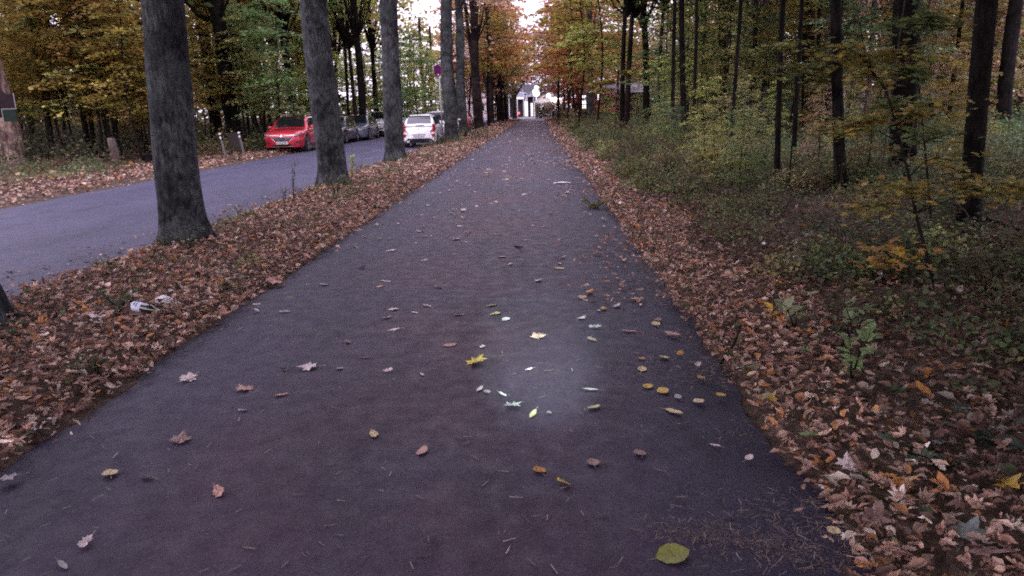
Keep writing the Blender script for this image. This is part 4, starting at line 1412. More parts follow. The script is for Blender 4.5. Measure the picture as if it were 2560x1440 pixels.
def sapling(label, pts, sprays, tint, cat='sapling', r0=.018, leaf=.10):
    """pts: photo px,py,Y of the stem; sprays: (px,py,Y, halfwidth m, n)"""
    W = [AT(*p) for p in pts]
    b = (W[0][0], W[0][1], gz(W[0][0], W[0][1]))
    t = thing('maple_sapling', label, cat, b, 0, 'saplings at the edge of the right wood')
    L = np.array(W) - np.array(b)
    L[0] = (0, 0, -.03)
    st, lv = MB(), MB()
    tt = np.linspace(0, 1, len(L))
    uu = np.linspace(0, 1, 18)
    P = np.column_stack([np.interp(uu, tt, L[:, i]) for i in range(3)])
    st.tube(P, np.linspace(r0, r0 * .25, 18), 7, False)
    for (px, py, Y, hw, n) in sprays:
        c = np.array(AT(px, py, Y)) - np.array(b)
        j = int(np.argmin(np.abs(P[:, 2] - (c[2] - .15))))
        a = P[j]
        st.tube([a, (a + c) / 2 + [0, 0, .04], c], [r0 * .4, r0 * .25, r0 * .12], 5, False)
        d = (c - a)[:2]
        d = d / (np.linalg.norm(d) + 1e-6)
        # pairs of leaves along twigs that fan out flat
        nt = 6
        k0 = 0
        for q in range(nt):
            ang = math.atan2(d[1], d[0]) + rng.uniform(-1.6, 1.6)
            ln = hw * rng.uniform(.6, 1.25)
            e = c + np.array([math.cos(ang) * ln, math.sin(ang) * ln, rng.normal(-.04, .06)])
            st.tube([c, e], [.004, .002], 4, False)
            m = int(n * 2.9) // nt
            u = rng.uniform(0.0, 1.05, m)
            Q = c + u[:, None] * (e - c) + rng.normal(0, 1, (m, 3)) * [.11, .11, .035]
            place(lv, T_MAPLE, Q, rng.uniform(0, 6.28, m), np.abs(rng.normal(.22, .22, m)), rng.uniform(0, 6.28, m), leaf * 1.15 * rng.uniform(.6, 1.15, m),
                  pick(tint, [1] * len(tint), m, var=.22))
    st.build('stem', M['twig'], t, smooth=True)
    lv.build('leaves', M['herb'], t)
    return t


YG = [(.34, .27, .075), (.28, .26, .08), (.38, .26, .07), (.24, .25, .08)]
sapling('maple sapling with dark stem and yellow ochre leaf tiers before the ivy clad tree', [(2335, 745, 6.3), (2318, 640, 6.4), (2290, 540, 6.5), (2270, 430, 6.6), (2245, 330, 6.7), (2215, 225, 6.8), (2165, 160, 6.9), (2150, 60, 7.0)],
        [(2170, 140, 6.9, .30, 60), (2120, 120, 6.9, .26, 44), (2230, 130, 6.9, .26, 44), (2190, 190, 6.8, .24, 36), (2190, 300, 6.7, .30, 60), (2140, 320, 6.6, .26, 46), (2260, 290, 6.8, .26, 44), (2290, 470, 6.5, .34, 60), (2400, 470, 6.5, .38, 72),
         (2500, 470, 6.5, .38, 72), (2200, 510, 6.4, .28, 40), (2320, 260, 6.8, .25, 36), (2340, 395, 6.6, .30, 34)], YG, leaf=.072)
sapling('small sapling with a bright ochre yellow branch low in the right wood', [(2345, 760, 5.9), (2330, 700, 5.9), (2310, 640, 5.9)], [(2230, 645, 5.8, .14, 20), (2290, 632, 5.9, .12, 16)], [(.40, .27, .05), (.36, .19, .05), (.38, .21, .08)], r0=.010, leaf=.075)
sapling('green leaved maple sapling crossing the ivy clad trunk', [(2330, 560, 9.2), (2318, 430, 9.2), (2300, 250, 9.2), (2290, 80, 9.2)], [(2280, 180, 9.0, .35, 56), (2300, 60, 9.0, .4, 60), (2250, 260, 9.0, .3, 40), (2330, 330, 9.0, .35, 40)], [(.10, .15, .06), (.14, .18, .07), (.20, .21, .07)], leaf=.11)
sapling('sapling with olive yellow leaves beside the tall thin dark stem', [(1975, 400, 13.5), (1985, 300, 13.5), (1990, 150, 13.5)], [(2000, 170, 13.4, .5, 60), (2060, 150, 13.4, .5, 60), (1960, 120, 13.4, .4, 44), (2040, 200, 13.4, .45, 40)], [(.22, .23, .08), (.28, .26, .07), (.16, .19, .07)], leaf=.12)
sapling('low sapling with ochre leaves between the swollen trunk and the tall thin stem', [(1800, 470, 15.5), (1798, 430, 15.5), (1795, 385, 15.5)], [(1790, 385, 15.4, .5, 50), (1770, 420, 15.4, .45, 36), (1830, 410, 15.4, .4, 34)], [(.34, .28, .07), (.26, .25, .08)], leaf=.12)
sapling('yellow leaved sapling left of the paired dark stems', [(1535, 335, 38), (1540, 280, 38), (1545, 190, 38)], [(1530, 205, 38, .8, 50), (1515, 225, 38, .8, 40), (1560, 180, 38, .8, 40)], [(.42, .36, .09), (.36, .34, .10)], leaf=.24)
sapling('brown leaved sapling at the right border with drooping twigs', [(2545, 800, 6.5), (2520, 700, 6.5), (2500, 600, 6.6)], [(2500, 640, 6.5, .35, 30), (2540, 590, 6.5, .3, 26)], [(.10, .11, .06), (.16, .12, .06)], leaf=.08)

# ivy round the thickest trunk
x, y, _ = AT(2263, 200, 14.6)
mb = MB()
n = 900
a = rng.uniform(0, 6.28, n)
z = rng.uniform(.2, 4.2, n)
rr = .30 + rng.uniform(0, .14, n)
k = np.sin(a * 2 + z * 1.3) + rng.normal(0, .4, n) > -.2
place(mb, T_OVAL, np.column_stack([x + rr * np.cos(a), y + rr * np.sin(a), z])[k], a[k] + math.pi / 2, rng.normal(1.1, .3, k.sum()), rng.uniform(0, 6.28, k.sum()), rng.uniform(.06, .12, k.sum()), pick([(.06, .10, .045), (.09, .13, .05), (.05, .08, .045)], [1, 1, 1], k.sum()))
for q in range(4):
    aa = q * 1.6
    mb.tube([(x + .30 * math.cos(aa + .2 * zz), y + .30 * math.sin(aa + .2 * zz), zz) for zz in np.linspace(0, 4, 9)], .012, 5, False, colr=(.06, .05, .04))
tag(mb.build('ivy', M['herb']), 'dark green ivy climbing the thickest trunk of the right wood', 'ivy')

# fallen branches
def branch(label, pix, r=.03):
    P = [np.array([*G(px, py), 0]) for px, py in pix]
    P = [np.array([p[0], p[1], gz(p[0], p[1]) + .05 + dz]) for p, dz in zip(P, np.linspace(0, .06, len(P)))]
    mb = MB()
    mb.tube(P, np.linspace(r, r * .5, len(P)), 8)
    m = P[len(P) // 2]
    if r > .02:
        mb.tube([m, m + [.25, .2, .10]], [r * .5, r * .2], 6)
    tag(mb.build('fallen_branch', M['bark_dark'], smooth=True), label, 'branch')


branch('dark fallen branch on the wood floor near the right border', [(2380, 612), (2460, 590), (2560, 620), (2640, 625)])
branch('short dark log lying left of the leaning brown trunk', [(2140, 470), (2220, 476), (2310, 480)], .05)
branch('thin pale twig crossing the litter at the right', [(1800, 920), (1835, 880), (1850, 850)], .012)
branch('small dark stick lying on the middle of the path', [(1285, 620), (1300, 628), (1308, 634)], .012)

# ------------------------------------------------------------------ cars
def car(name, label, loc, rz, paint, L=4.3, W=1.78, Ht=1.55, hood=.92, belt=.98, cowl=1.05, rf=1.75, rr_=3.55, tail=4.15, clear=.24, wr=.33, face=None, back=None, rails=False, group='parked cars along the road', top=.70):
    t = thing(name, label, 'car', (loc[0], loc[1], .02), rz, group)
    w1, w2 = .80, L - .72                   # wheel stations from the front
    S = np.linspace(0, L, 64)
    zt = np.interp(S, [0, .10, .35, cowl, cowl + .4, L - .5, L - .08, L], [hood - .20, hood - .13, hood - .05, belt, belt + .01, belt + .02, belt - .02, belt - .12])
    w = np.interp(S, [0, .10, .30, .8, L - .8, L - .25, L - .08, L], np.array([.80, .90, .965, 1, 1, .97, .91, .84]) * W / 2)
    zb = np.full(len(S), clear)
    for ws in (w1, w2):
        d = np.abs(S - ws)
        R = wr + .07
        zb = np.where(d < R, np.maximum(zb, wr + np.sqrt(np.maximum(R * R - d * d, 0)) - .0), zb)
    hh = zt - zb
    prof = [(.93, 0, 0), (.985, .12, 0), (1, .42, 0), (.985, .74, 0), (.955, .93, 0), (.88, 1, .0), (.6, 1, .022), (.3, 1, .032), (0, 1, .036)]
    half = [np.column_stack([f * w, L / 2 - S, zb + h * hh + e]) for f, h, e in prof]
    rows = half + [np.column_stack([-q[:, 0], q[:, 1], q[:, 2]]) for q in half[-2::-1]]
    V = np.stack(rows, 1)
    n, m = V.shape[:2]
    body = MB()
    i = np.arange(n - 1)[:, None] * m
    j = np.arange(m - 1)[None]
    body.add(V.reshape(-1, 3), np.stack([i + j, i + m + j, i + m + j + 1, i + j + 1], -1).reshape(-1, 4))
    BUL = .11

    def cap(ring, sg):
        c = np.array([0, 0, (ring[0, 2] + ring[len(ring) // 2, 2]) / 2])
        vs, fs, k = [], [], len(ring)
        rs = [1, .85, .6, .3]
        for r in rs:
            q = ring.copy()
            q[:, 0] *= r
            q[:, 2] = c[2] + (q[:, 2] - c[2]) * r
            q[:, 1] += sg * BUL * (1 - r * r)
            vs.append(q)
        for a in range(len(rs) - 1):
            for b in range(k):
                b2 = (b + 1) % k
                fs.append((a * k + b, a * k + b2, (a + 1) * k + b2, (a + 1) * k + b))
        fs.append(tuple(range((len(rs) - 1) * k, len(rs) * k)))
        body.add(np.concatenate(vs), fs)
    cap(V[0], 1)
    cap(V[-1], -1)
    # greenhouse
    S2 = np.unique(np.concatenate([np.linspace(cowl, tail, 30), [rf, rr_]]))
    zr = np.interp(S2, [cowl, (cowl + rf) / 2, rf, (rf + rr_) / 2, rr_, (rr_ + tail) / 2, tail], [belt, (belt + Ht) / 2 + .05, Ht - .035, Ht, Ht - .05, (belt + Ht) / 2 + .10, belt + .01])
    wt = np.interp(S2, [cowl, rf, rr_, tail], np.array([.90, top, top, .86]) * W / 2)
    wb = np.full(len(S2), .925 * W / 2)
    h2 = zr - belt

    def side_x(k, f):
        return wb[k] + (wt[k] - wb[k]) * f
    hp = [(wb, belt - .02 + 0 * h2), (wb + (wt - wb) * .5, belt + .5 * h2), (wb + (wt - wb) * .92, belt + .88 * h2), (wt * .90, belt + .97 * h2), (wt * .5, belt + h2), (0 * wt, belt + h2 + .01)]
    half = [np.column_stack([a, L / 2 - S2, b]) for a, b in hp]
    rows = half + [np.column_stack([-q[:, 0], q[:, 1], q[:, 2]]) for q in half[-2::-1]]
    V2 = np.stack(rows, 1)
    n2, m2 = V2.shape[:2]
    i = np.arange(n2 - 1)[:, None] * m2
    j = np.arange(m2 - 1)[None]
    body.add(V2.reshape(-1, 3), np.stack([i + j, i + m2 + j, i + m2 + j + 1, i + j + 1], -1).reshape(-1, 4))
    bo = body.build('body', M[paint], t, smooth=True)

    def band(sa, sb, fl, fr, lift, name, sgn):
        """glass across the roof line between stations sa..sb"""
        g = MB()
        ss = np.linspace(sa, sb, 8)
        z = np.interp(ss, S2, zr)
        ww = np.interp(ss, S2, wt)
        dz = np.gradient(z, ss)
        nrm = np.sqrt(1 + dz * dz)
        u = np.linspace(-1, 1, 9)
        P = np.stack([np.stack([u * ww[k] * .86, np.full(9, L / 2 - ss[k] + dz[k] / nrm[k] * lift), z[k] + 1 / nrm[k] * lift - .012 * u ** 2], -1) for k in range(8)])
        i = np.arange(7)[:, None] * 9
        j = np.arange(8)[None]
        g.add(P.reshape(-1, 3), np.stack([i + j, i + 9 + j, i + 10 + j, i + j + 1], -1).reshape(-1, 4))
        return g.build(name, M['glass_clear' if back and name == 'rear_window' else 'glass'], t, smooth=True)
    ws_ = band(cowl + .06, rf - .03, 0, 0, .016, 'windscreen', 1)
    rwin = band(rr_ + .06, tail - (.10 if back else .06), 0, 0, .016, 'rear_window', -1)
    for sg in (-1, 1):
        for (sa, sb) in ((cowl + .32, (rf + rr_) / 2 - .06), ((rf + rr_) / 2 + .03, rr_ + .10)):
            g = MB()
            ss = np.linspace(sa, sb, 7)
            hh_ = np.interp(ss, S2, h2)
            wb_, wt_ = np.interp(ss, S2, wb), np.interp(ss, S2, wt)
            lo, hi = .06, np.clip(.84 * np.ones(7), 0, .84)
            P = []
            for k in range(7):
                f0 = .05 / max(hh_[k], .06)
                P.append([(sg * (wb_[k] + (wt_[k] - wb_[k]) * f0 + .010), L / 2 - ss[k], belt + .05), (sg * (wb_[k] + (wt_[k] - wb_[k]) * .5 + .012), L / 2 - ss[k], belt + max(.5 * hh_[k], .05)),
                          (sg * (wb_[k] + (wt_[k] - wb_[k]) * .86 + .012), L / 2 - ss[k], belt + max(.83 * hh_[k], .055))])
            P = np.array(P)
            i = np.arange(6)[:, None] * 3
            j = np.arange(2)[None]
            q = np.stack([i + j, i + 3 + j, i + 4 + j, i + 1 + j], -1).reshape(-1, 4)
            g.add(P.reshape(-1, 3), q if sg > 0 else q[:, ::-1])
            g.build('side_window', M['glass'], t, smooth=True)
        # mirror
        g = MB()
        g.ball((sg * (W / 2 + .06), L / 2 - cowl - .34, belt + .06), (.11, .06, .075))
        g.build('wing_mirror', M[paint], t, smooth=True)
        g = MB()
        g.box((sg * (W / 2 + .004), L / 2 - L * .5, clear + .05), (.03, L * .42, .12), bev=.01)
        g.build('sill_trim', M['black_plastic'], t)
        if rails:
            g = MB()
            g.tube([(sg * .62 * W / 2, L / 2 - q, Ht + (.035 if 0 < e < 1 else -.03)) for q, e in zip(np.linspace(rf + .05, rr_, 6), np.linspace(0, 1, 6))], .018, 6)
            g.build('roof_rail', M['chrome'], t, smooth=True)
        for ws in (w1, w2):
            g = MB()
            c = (sg * (W / 2 - .10), L / 2 - ws, wr)
            an = np.linspace(0, 2 * math.pi, 28, endpoint=False)
            pr = [(.10, .62), (.112, .72), (.112, .93), (.08, 1.0), (-.08, 1.0), (-.112, .93), (-.112, .6)]
            VV = np.array([[(c[0] + sg * dx, c[1] + wr * r * math.cos(a), c[2] + wr * r * math.sin(a)) for a in an] for dx, r in pr])
            k = len(an)
            i = np.arange(len(pr) - 1)[:, None] * k
            j = np.arange(k)[None]
            j2 = (j + 1) % k
            g.add(VV.reshape(-1, 3), np.stack([i + j, i + j2, i + k + j2, i + k + j], -1).reshape(-1, 4))
            wo = g.build('wheel', M['tyre'], t, smooth=True)
            g = MB()
            for q in range(5):
                a = q * 2 * math.pi / 5
                g.box((c[0] + sg * .098, c[1] + wr * .33 * math.cos(a), c[2] + wr * .33 * math.sin(a)), (.02, wr * .60, wr * .16), rx=a)
            g.tube([(c[0] + sg * .07, c[1], c[2]), (c[0] + sg * .112, c[1], c[2])], wr * .15, 10)
            ring = np.array([[(c[0] + sg * dx, c[1] + wr * r * math.cos(a), c[2] + wr * r * math.sin(a)) for a in an] for dx, r in ((.06, .64), (.11, .64), (.11, .57), (.06, .57))])
            i = np.arange(3)[:, None] * k
            g.add(ring.reshape(-1, 3), np.stack([i + j, i + j2, i + k + j2, i + k + j], -1).reshape(-1, 4))
            g.build('rim', M['alloy'], wo)
    g = MB()
    g.box((0, 0, .42), (W * .78, L - .5, .34))
    g.build('underbody', M['black_plastic'], t)

    def dome(x, z, sg):
        k = 0 if sg > 0 else -1
        zc, hz, w0 = (zb[k] + zt[k]) / 2, (zt[k] - zb[k]) / 2, w[k]
        r = min(1.0, (abs(x / w0) ** 4 + abs((z - zc) / hz) ** 4) ** .25)
        y = sg * (L / 2 + BUL * (1 - r * r))
        if abs(x) > w0:
            y -= sg * min(.3, (abs(x) - w0) * 1.3)
        return y

    def patch(name, outline, m, sg, off=.010, thick=.05, parent=None, mirror=False):
        for mm in ((1, -1) if mirror else (1,)):
            g = MB()
            o = np.array([(x * mm, z) for x, z in outline])
            e = np.concatenate([np.linspace(o[k], o[(k + 1) % len(o)], 5)[:-1] for k in range(len(o))])
            c, k = e.mean(0), len(e)
            vs, fs = [], []
            for r in (1, .75, .5, .25):
                vs += [(p[0], dome(p[0], p[1], sg) + sg * off, p[1]) for p in c + (e - c) * r]
            vs += [(p[0], dome(p[0], p[1], sg) + sg * (off - thick), p[1]) for p in e]
            for a in range(3):
                fs += [(a * k + b, a * k + (b + 1) % k, (a + 1) * k + (b + 1) % k, (a + 1) * k + b) for b in range(k)]
            fs.append(tuple(range(3 * k, 4 * k)))
            fs += [(b, 4 * k + b, 4 * k + (b + 1) % k, (b + 1) % k) for b in range(k)]
            g.add(vs, fs)
            o = g.build(name, m, parent or t)
        return o

    def plate(z, sg):
        g = MB()
        yy = dome(0, z, sg) + sg * .012
        g.box((0, yy, z), (.52, .02, .11), bev=.004)
        for q, wd in zip((-.19, -.12, -.02, .05, .13, .20), (.035, .05, .05, .04, .045, .04)):
            g.box((q, yy + sg * .011, z), (wd, .006, .07), mat=1)
        g.build('number_plate', [M['plate'], M['plate_mark']], t)
    if face:
        face(patch, plate, dome, t)
    if back:
        back(patch, plate, dome, t)
    return t


def red_face(patch, plate, dome, t):
    patch('grille', [(-.50, .70), (-.30, .50), (.30, .50), (.50, .70), (.42, .735), (-.42, .735)], M['black_plastic'], 1, .010)
    patch('headlight', [(.46, .70), (.80, .755), (.84, .80), (.82, .84), (.50, .765)], M['lamp_glass'], 1, .030, .12, mirror=True)
    patch('chrome_strip', [(.10, .742), (.48, .742), (.84, .806), (.84, .815), (.48, .754), (.10, .754)], M['chrome'], 1, .040, .04, mirror=True)
    patch('grille_edge', [(.30, .49), (.315, .49), (.525, .70), (.51, .70)], M['chrome'], 1, .018, .03, mirror=True)
    g = MB()
    for r in range(4):
        for q in range(-4, 5):
            zz = .53 + r * .045
            xx = q * .085 + (.04 if r % 2 else 0)
            if abs(xx) < .26 + r * .045 and abs(xx) > .10:
                g.box((xx, dome(xx, zz, 1) + .014, zz), (.034, .008, .008))
    g.build('grille_mesh', M['alloy'], t)
    g = MB()                                           # upright diamond badge
    o = [(0, .095), (.07, 0), (0, -.095), (-.07, 0)]
    i_ = [(0, .05), (.036, 0), (0, -.05), (-.036, 0)]
    yb = dome(0, .70, 1) + .05
    vs = [(a, yb, .70 + b) for a, b in o] + [(a, yb + .004, .70 + b) for a, b in i_] + [(a, yb - .05, .70 + b) for a, b in o]
    fs = [(k, (k + 1) % 4, 4 + (k + 1) % 4, 4 + k) for k in range(4)] + [(k, 8 + k, 8 + (k + 1) % 4, (k + 1) % 4) for k in range(4)]
    g.add(vs, fs)
    g.build('diamond_badge', M['chrome'], t)
    plate(.43, 1)
    patch('lower_intake', [(-.52, .28), (.52, .28), (.58, .36), (-.58, .36)], M['black_plastic'], 1, .012)
    patch('skid_bar', [(-.55, .265), (.55, .265), (.50, .295), (-.50, .295)], M['alloy'], 1, .030, .05)
    patch('fog_lamp', [(.52, .42), (.74, .40), (.76, .50), (.56, .475)], M['black_plastic'], 1, .020, .06, mirror=True)


def plain_face(patch, plate, dome, t):
    patch('grille', [(-.34, .60), (.34, .60), (.40, .70), (-.40, .70)], M['black_plastic'], 1)
    patch('headlight', [(.42, .62), (.78, .66), (.78, .78), (.46, .73)], M['lamp_glass'], 1, .03, .12, mirror=True)
    patch('lower_intake', [(-.5, .30), (.5, .30), (.45, .40), (-.45, .40)], M['black_plastic'], 1)
    plate(.49, 1)


def suv_face(patch, plate, dome, t):
    patch('headlight', [(.46, .78), (.80, .80), (.80, .90), (.46, .86)], M['lamp_glass'], 1, .03, .12, mirror=True)
    g = MB()
    for q in range(7):
        xx = (q - 3) * .125
        g.box((xx, dome(xx, .82, 1) + .012, .82), (.085, .02, .075), bev=.008)
    g.build('grille', M['black_plastic'], t)
    patch('lower_intake', [(-.40, .48), (.40, .48), (.52, .58), (-.52, .58)], M['black_plastic'], 1, .016)
    patch('bumper_trim', [(-.74, .26), (.74, .26), (.74, .38), (-.74, .38)], M['black_plastic'], 1, .012)


def hatch_back(patch, plate, dome, t):
    patch('tail_light', [(.50, .68), (.73, .72), (.765, .86), (.735, 1.02), (.615, 1.06), (.64, .90), (.60, .77)], M['tail_glass'], -1, .045, .16, mirror=True)
    patch('bumper_reflector', [(.55, .59), (.71, .60), (.72, .46), (.63, .47)], M['tail_glass'], -1, .018, .05, mirror=True)
    patch('bumper_trim', [(-.66, .20), (.66, .20), (.66, .29), (.50, .41), (-.50, .41), (-.66, .29)], M['black_plastic'], -1, .014, .05)
    plate(.515, -1)
    patch('plate_recess', [(-.30, .575), (.30, .575), (.28, .60), (-.28, .60)], M['black_plastic'], -1, .012, .02)
    g = MB()                                            # small oval badge: a ring with strokes
    yb = dome(0, .80, -1) - .012
    an = np.linspace(0, 2 * math.pi, 20, endpoint=False)
    o = [(.085 * math.cos(a), yb, .80 + .042 * math.sin(a)) for a in an]
    i_ = [(.068 * math.cos(a), yb - .002, .80 + .030 * math.sin(a)) for a in an]
    g.add(o + i_, [(k, (k + 1) % 20, 20 + (k + 1) % 20, 20 + k) for k in range(20)])
    for q, r in ((-.035, .0), (-.02, .5), (0, 0), (.025, .4), (.042, -.4)):
        g.box((q, yb - .002, .80), (.010, .004, .040), ry=r)
    g.build('oval_badge', M['plate_mark'], t)
    g = MB()
    g.box((.06, dome(.06, .95, -1) - .0, .985), (.36, .03, .028), ry=-.04, bev=.006)
    g.build('rear_wiper', M['black_plastic'], t)
    g = MB()
    g.box((0, -1.16, 1.43), (.94, .22, .03), rx=.12, bev=.01)
    g.build('roof_spoiler', M['white_paint'], t)
    g = MB()
    g.tube([(0, -.9, 1.44), (0, -1.02, 1.53)], [.012, .006], 6)
    g.build('aerial', M['black_plastic'], t)


PI = math.pi
cx, cy = G(704, 384)
car('parked_car', 'red crossover car facing us behind the second avenue tree', (cx, cy + 2.3), PI + .03, 'red_paint', 4.38, 1.82, 1.58, .98, 1.02, 1.10, 1.85, 3.60, 4.22, .24, .35, red_face, rails=True)
cx, cy = AT(815, 300, 40.5)[:2]
car('parked_car', 'dark grey car mostly hidden behind the second avenue tree', (cx - .1, cy + 2.2), PI + .02, 'dark_grey_paint', 4.3, 1.78, 1.47, .88, .93, 1.15, 1.95, 3.4, 4.1, .2, .32, plain_face)
cx, cy = AT(874, 300, 44.6)[:2]
car('parked_car', 'grey blue car parked between the dark grey car and the white off roader', (cx, cy + 2.2), PI + .03, 'grey_paint', 4.3, 1.80, 1.50, .92, .95, 1.10, 1.85, 3.5, 4.15, .2, .33, plain_face)
cx, cy = AT(938, 300, 51.5)[:2]
car('parked_car', 'white off roader with a black slotted grille left of the third avenue tree', (cx, cy + 2.2), PI + .03, 'white_paint', 4.4, 1.84, 1.68, 1.05, 1.08, 1.15, 1.75, 3.75, 4.25, .28, .36, suv_face, rails=True)
cx, cy = AT(1003, 300, 60.5)[:2]
car('parked_car', 'white car peeping out right of the third avenue tree behind the hatchback', (cx, cy + 2.2), PI + .03, 'white_paint', 4.4, 1.84, 1.66, 1.02, 1.05, 1.1, 1.8, 3.7, 4.2, .25, .35, plain_face)
cx, cy = AT(1044, 300, 34.4)[:2]
car('parked_car', 'white hatchback seen from behind with red tail lights', (cx, cy + 1.8), .015, 'white_paint', 3.6, 1.58, 1.45, .92, .95, .85, 1.55, 2.92, 3.57, .22, .29, None, hatch_back, top=.67)
cx, cy = AT(1092, 290, 42)[:2]
car('parked_car', 'silver car with a pale roof just ahead of the white hatchback', (cx - .05, cy + 2.2), .01, 'silver_paint', 4.4, 1.80, 1.60, .94, .98, 1.0, 1.7, 3.7, 4.25, .22, .33, None, None)
cx, cy = AT(1166, 300, 57.0)[:2]
car('parked_car', 'dark red car showing between the fifth and sixth avenue trunks', (cx - .6, cy + 2.2), .01, 'dark_red_paint', 4.2, 1.74, 1.50, .90, .95, 1.0, 1.7, 3.5, 4.1, .22, .32, None, None)

# ------------------------------------------------------------------ street furniture
# round parking sign
x, y, z = AT(1096, 176, 36.2)
xb = AT(1105, 300, 36.2)[0]
t = thing('parking_sign', 'round purple no stopping sign on a grey pole before the fourth avenue trunk', 'sign', (xb, y, gz(xb, y)), -.68)
dz = z - gz(xb, y)
dx = (x - xb) / math.cos(.68)
g = MB()
g.tube([(0, 0, -.1), (dx * .8, 0, dz + .40)], .034, 12)
g.build('pole', M['galv'], t, smooth=True)
R = .27
an = np.linspace(0, 2 * PI, 40, endpoint=False)


def disc(r0, r1, yy, m, name, par):
    g = MB()
    v = [(dx + r1 * math.cos(a), yy, dz + r1 * math.sin(a)) for a in an]
    if r0 == 0:
        g.add(v + [(q[0], yy + .01, q[2]) for q in v], [tuple(range(39, -1, -1)), tuple(range(40, 80))] + [(k, (k + 1) % 40, 40 + (k + 1) % 40, 40 + k) for k in range(40)])
    else:
        v2 = [(dx + r0 * math.cos(a), yy, dz + r0 * math.sin(a)) for a in an]
        g.add(v + v2, [(k, 40 + k, 40 + (k + 1) % 40, (k + 1) % 40) for k in range(40)])
    return g.build(name, m, par)


face_o = disc(0, R, -.05, M['sign_blue'], 'sign_face', t)
disc(.20, .255, -.053, M['sign_red'], 'red_ring', face_o)
disc(.262, R + .002, -.056, M['sign_rim'], 'pale_rim', face_o)
g = MB()
for a in (.785, -.785):
    g.box((dx, -.0545 - (.0015 if a > 0 else 0), dz), (.40, .002, .045), ry=a)
g.build('red_cross', M['sign_red'], face_o)
g = MB()
g.prism([(-.055, -.19), (.0, -.145), (.0, -.175), (.055, -.175), (.055, -.205), (0, -.205), (0, -.235)], lambda u, v, k: (dx + .03 + u, -.060 + .003 * k, dz + v))
g.build('white_arrow', M['sign_white'], face_o)

# roadside posts
proto = None
for (px, py, hgt, lean, lab) in ((566, 398, .86, -.17, 'left of the two leaning roadside marker posts with white reflectors'), (612, 394, .84, -.15, 'right of the two leaning roadside marker posts with white reflectors')):
    x, y = G(px, py)
    if proto is None:
        proto = thing('marker_post', lab, 'post', (x, y, gz(x, y)), 0, 'roadside marker posts')
        g = MB(); g.box((0, 0, .28), (.10, .08, .66), bev=.02); g.build('post', M['post_grey'], proto)
        g = MB(); g.box((0, 0, .706), (.102, .082, .19), bev=.02); g.build('black_band', M['post_black'], proto)
        g = MB(); g.box((0, -.045, .70), (.085, .02, .09), bev=.006); g.build('reflector', M['post_white'], proto)
        g = MB(); g.box((0, 0, .835), (.12, .10, .06), bev=.015); g.build('cap', M['post_white'], proto)
        o = proto
    else:
        o = proto.copy(); col.objects.link(o)
        for ch in list(proto.children):
            c2 = ch.copy(); col.objects.link(c2); c2.parent = o
        o.location = (x, y, gz(x, y)); o['label'] = lab
    o.rotation_euler = (.04, lean + .03, .1)
    o.scale = (.72, .8, 1.15)
# brown board behind the posts
x, y, z = AT(585, 345, 31.5)
t = thing('low_board', 'dim brown square board behind the two marker posts', 'board', (x, y, gz(x, y)))
g = MB(); g.box((0, 0, .62), (.52, .05, .62), bev=.01); g.build('panel', M['board_brown'], t)
for sx in (-.2, .2):
    g = MB(); g.box((sx, .05, .40), (.07, .05, .95), bev=.01); g.build('leg', M['wood_post'], t)
# wooden bollard
x, y = G(292, 420)
g = MB()
g.tube([(0, 0, -.1), (0, 0, .3), (-.03, 0, .70), (-.03, 0, .715)], [.115, .105, .10, .07], 16, fn=trunk_fn(.1, 3, 2, .7, .12))
o = g.build('wooden_bollard', M['wood_post'], smooth=True, loc=(x, y, gz(x, y)))
o.scale = (1.28, 1.28, 1.28)
tag(o, 'short weathered wooden bollard left of the first avenue tree across the road', 'bollard')
x, y = G(372, 412)
g = MB()
g.tube([(0, 0, -.1), (0, 0, .1), (.02, 0, .30), (.02, 0, .31)], [.16, .14, .12, .08], 14, fn=trunk_fn(.1, 6, 3, .4, .3))
tag(g.build('tree_stump', M['bark_dark'], smooth=True, loc=(x, y, gz(x, y))), 'low dark stump peeping out left of the first avenue tree', 'stump')

# peeled snag with boards at the left border
x, y = G(42, 428)
t = thing('tree_snag', 'pale dead trunk with peeled bark at the left border across the road', 'dead tree', (x, y, gz(x, y)))
t.scale = (1.05, 1.05, 1.2)
g = MB()
zs = np.linspace(-.15, 5.2, 40)
g.tube(np.column_stack([-.055 * zs + .03 * np.sin(zs * 1.4), 0 * zs, zs]), .37 - .035 * zs, 24, True, fn=trunk_fn(.35, 44, 5, 3, .22))
g.build('trunk', M['bark_bare'], t, smooth=True)
g = MB()
zs = np.linspace(.55, 5.25, 30)
an2 = np.linspace(2.0, 5.9, 14)
rows = []
for zz in zs:
    rr = (.37 - .035 * zz) * 1.10
    lim = 1.0 if zz > 1.25 else (zz - .55) / .7 * .6
    aa = 3.0 + (an2 - 3.0) * np.clip(lim + .12 * np.sin(zz * 5), .05, 1)
    rows.append(np.column_stack([-.055 * zz + .03 * math.sin(zz * 1.4) + rr * np.cos(aa), rr * np.sin(aa), np.full(14, zz)]))
Vr = np.array(rows)
i = np.arange(29)[:, None] * 14
j = np.arange(13)[None]
g.add(Vr.reshape(-1, 3), np.stack([i + j, i + j + 1, i + 15 + j, i + 14 + j], -1).reshape(-1, 4))
g.build('loose_bark', M['bark_brown'], t, smooth=True)
xx, yy, zz = AT(25, 288, y - .60)
t = thing('notice_board', 'dark green square board with a pale rim fixed on the peeled trunk', 'board', (xx, yy, zz))
t.scale = (1.25, 1.25, 1.25)
g = MB(); g.box((0, 0, 0), (.38, .03, .34), bev=.006); g.build('panel', M['board_green'], t)
g = MB(); g.box((0, -.018, .165), (.40, .012, .018)); g.box((-.19, -.018, .0), (.016, .012, .31)); g.build('rim', M['board_rim'], t)
xx, yy, zz = AT(20, 255, y - .58)
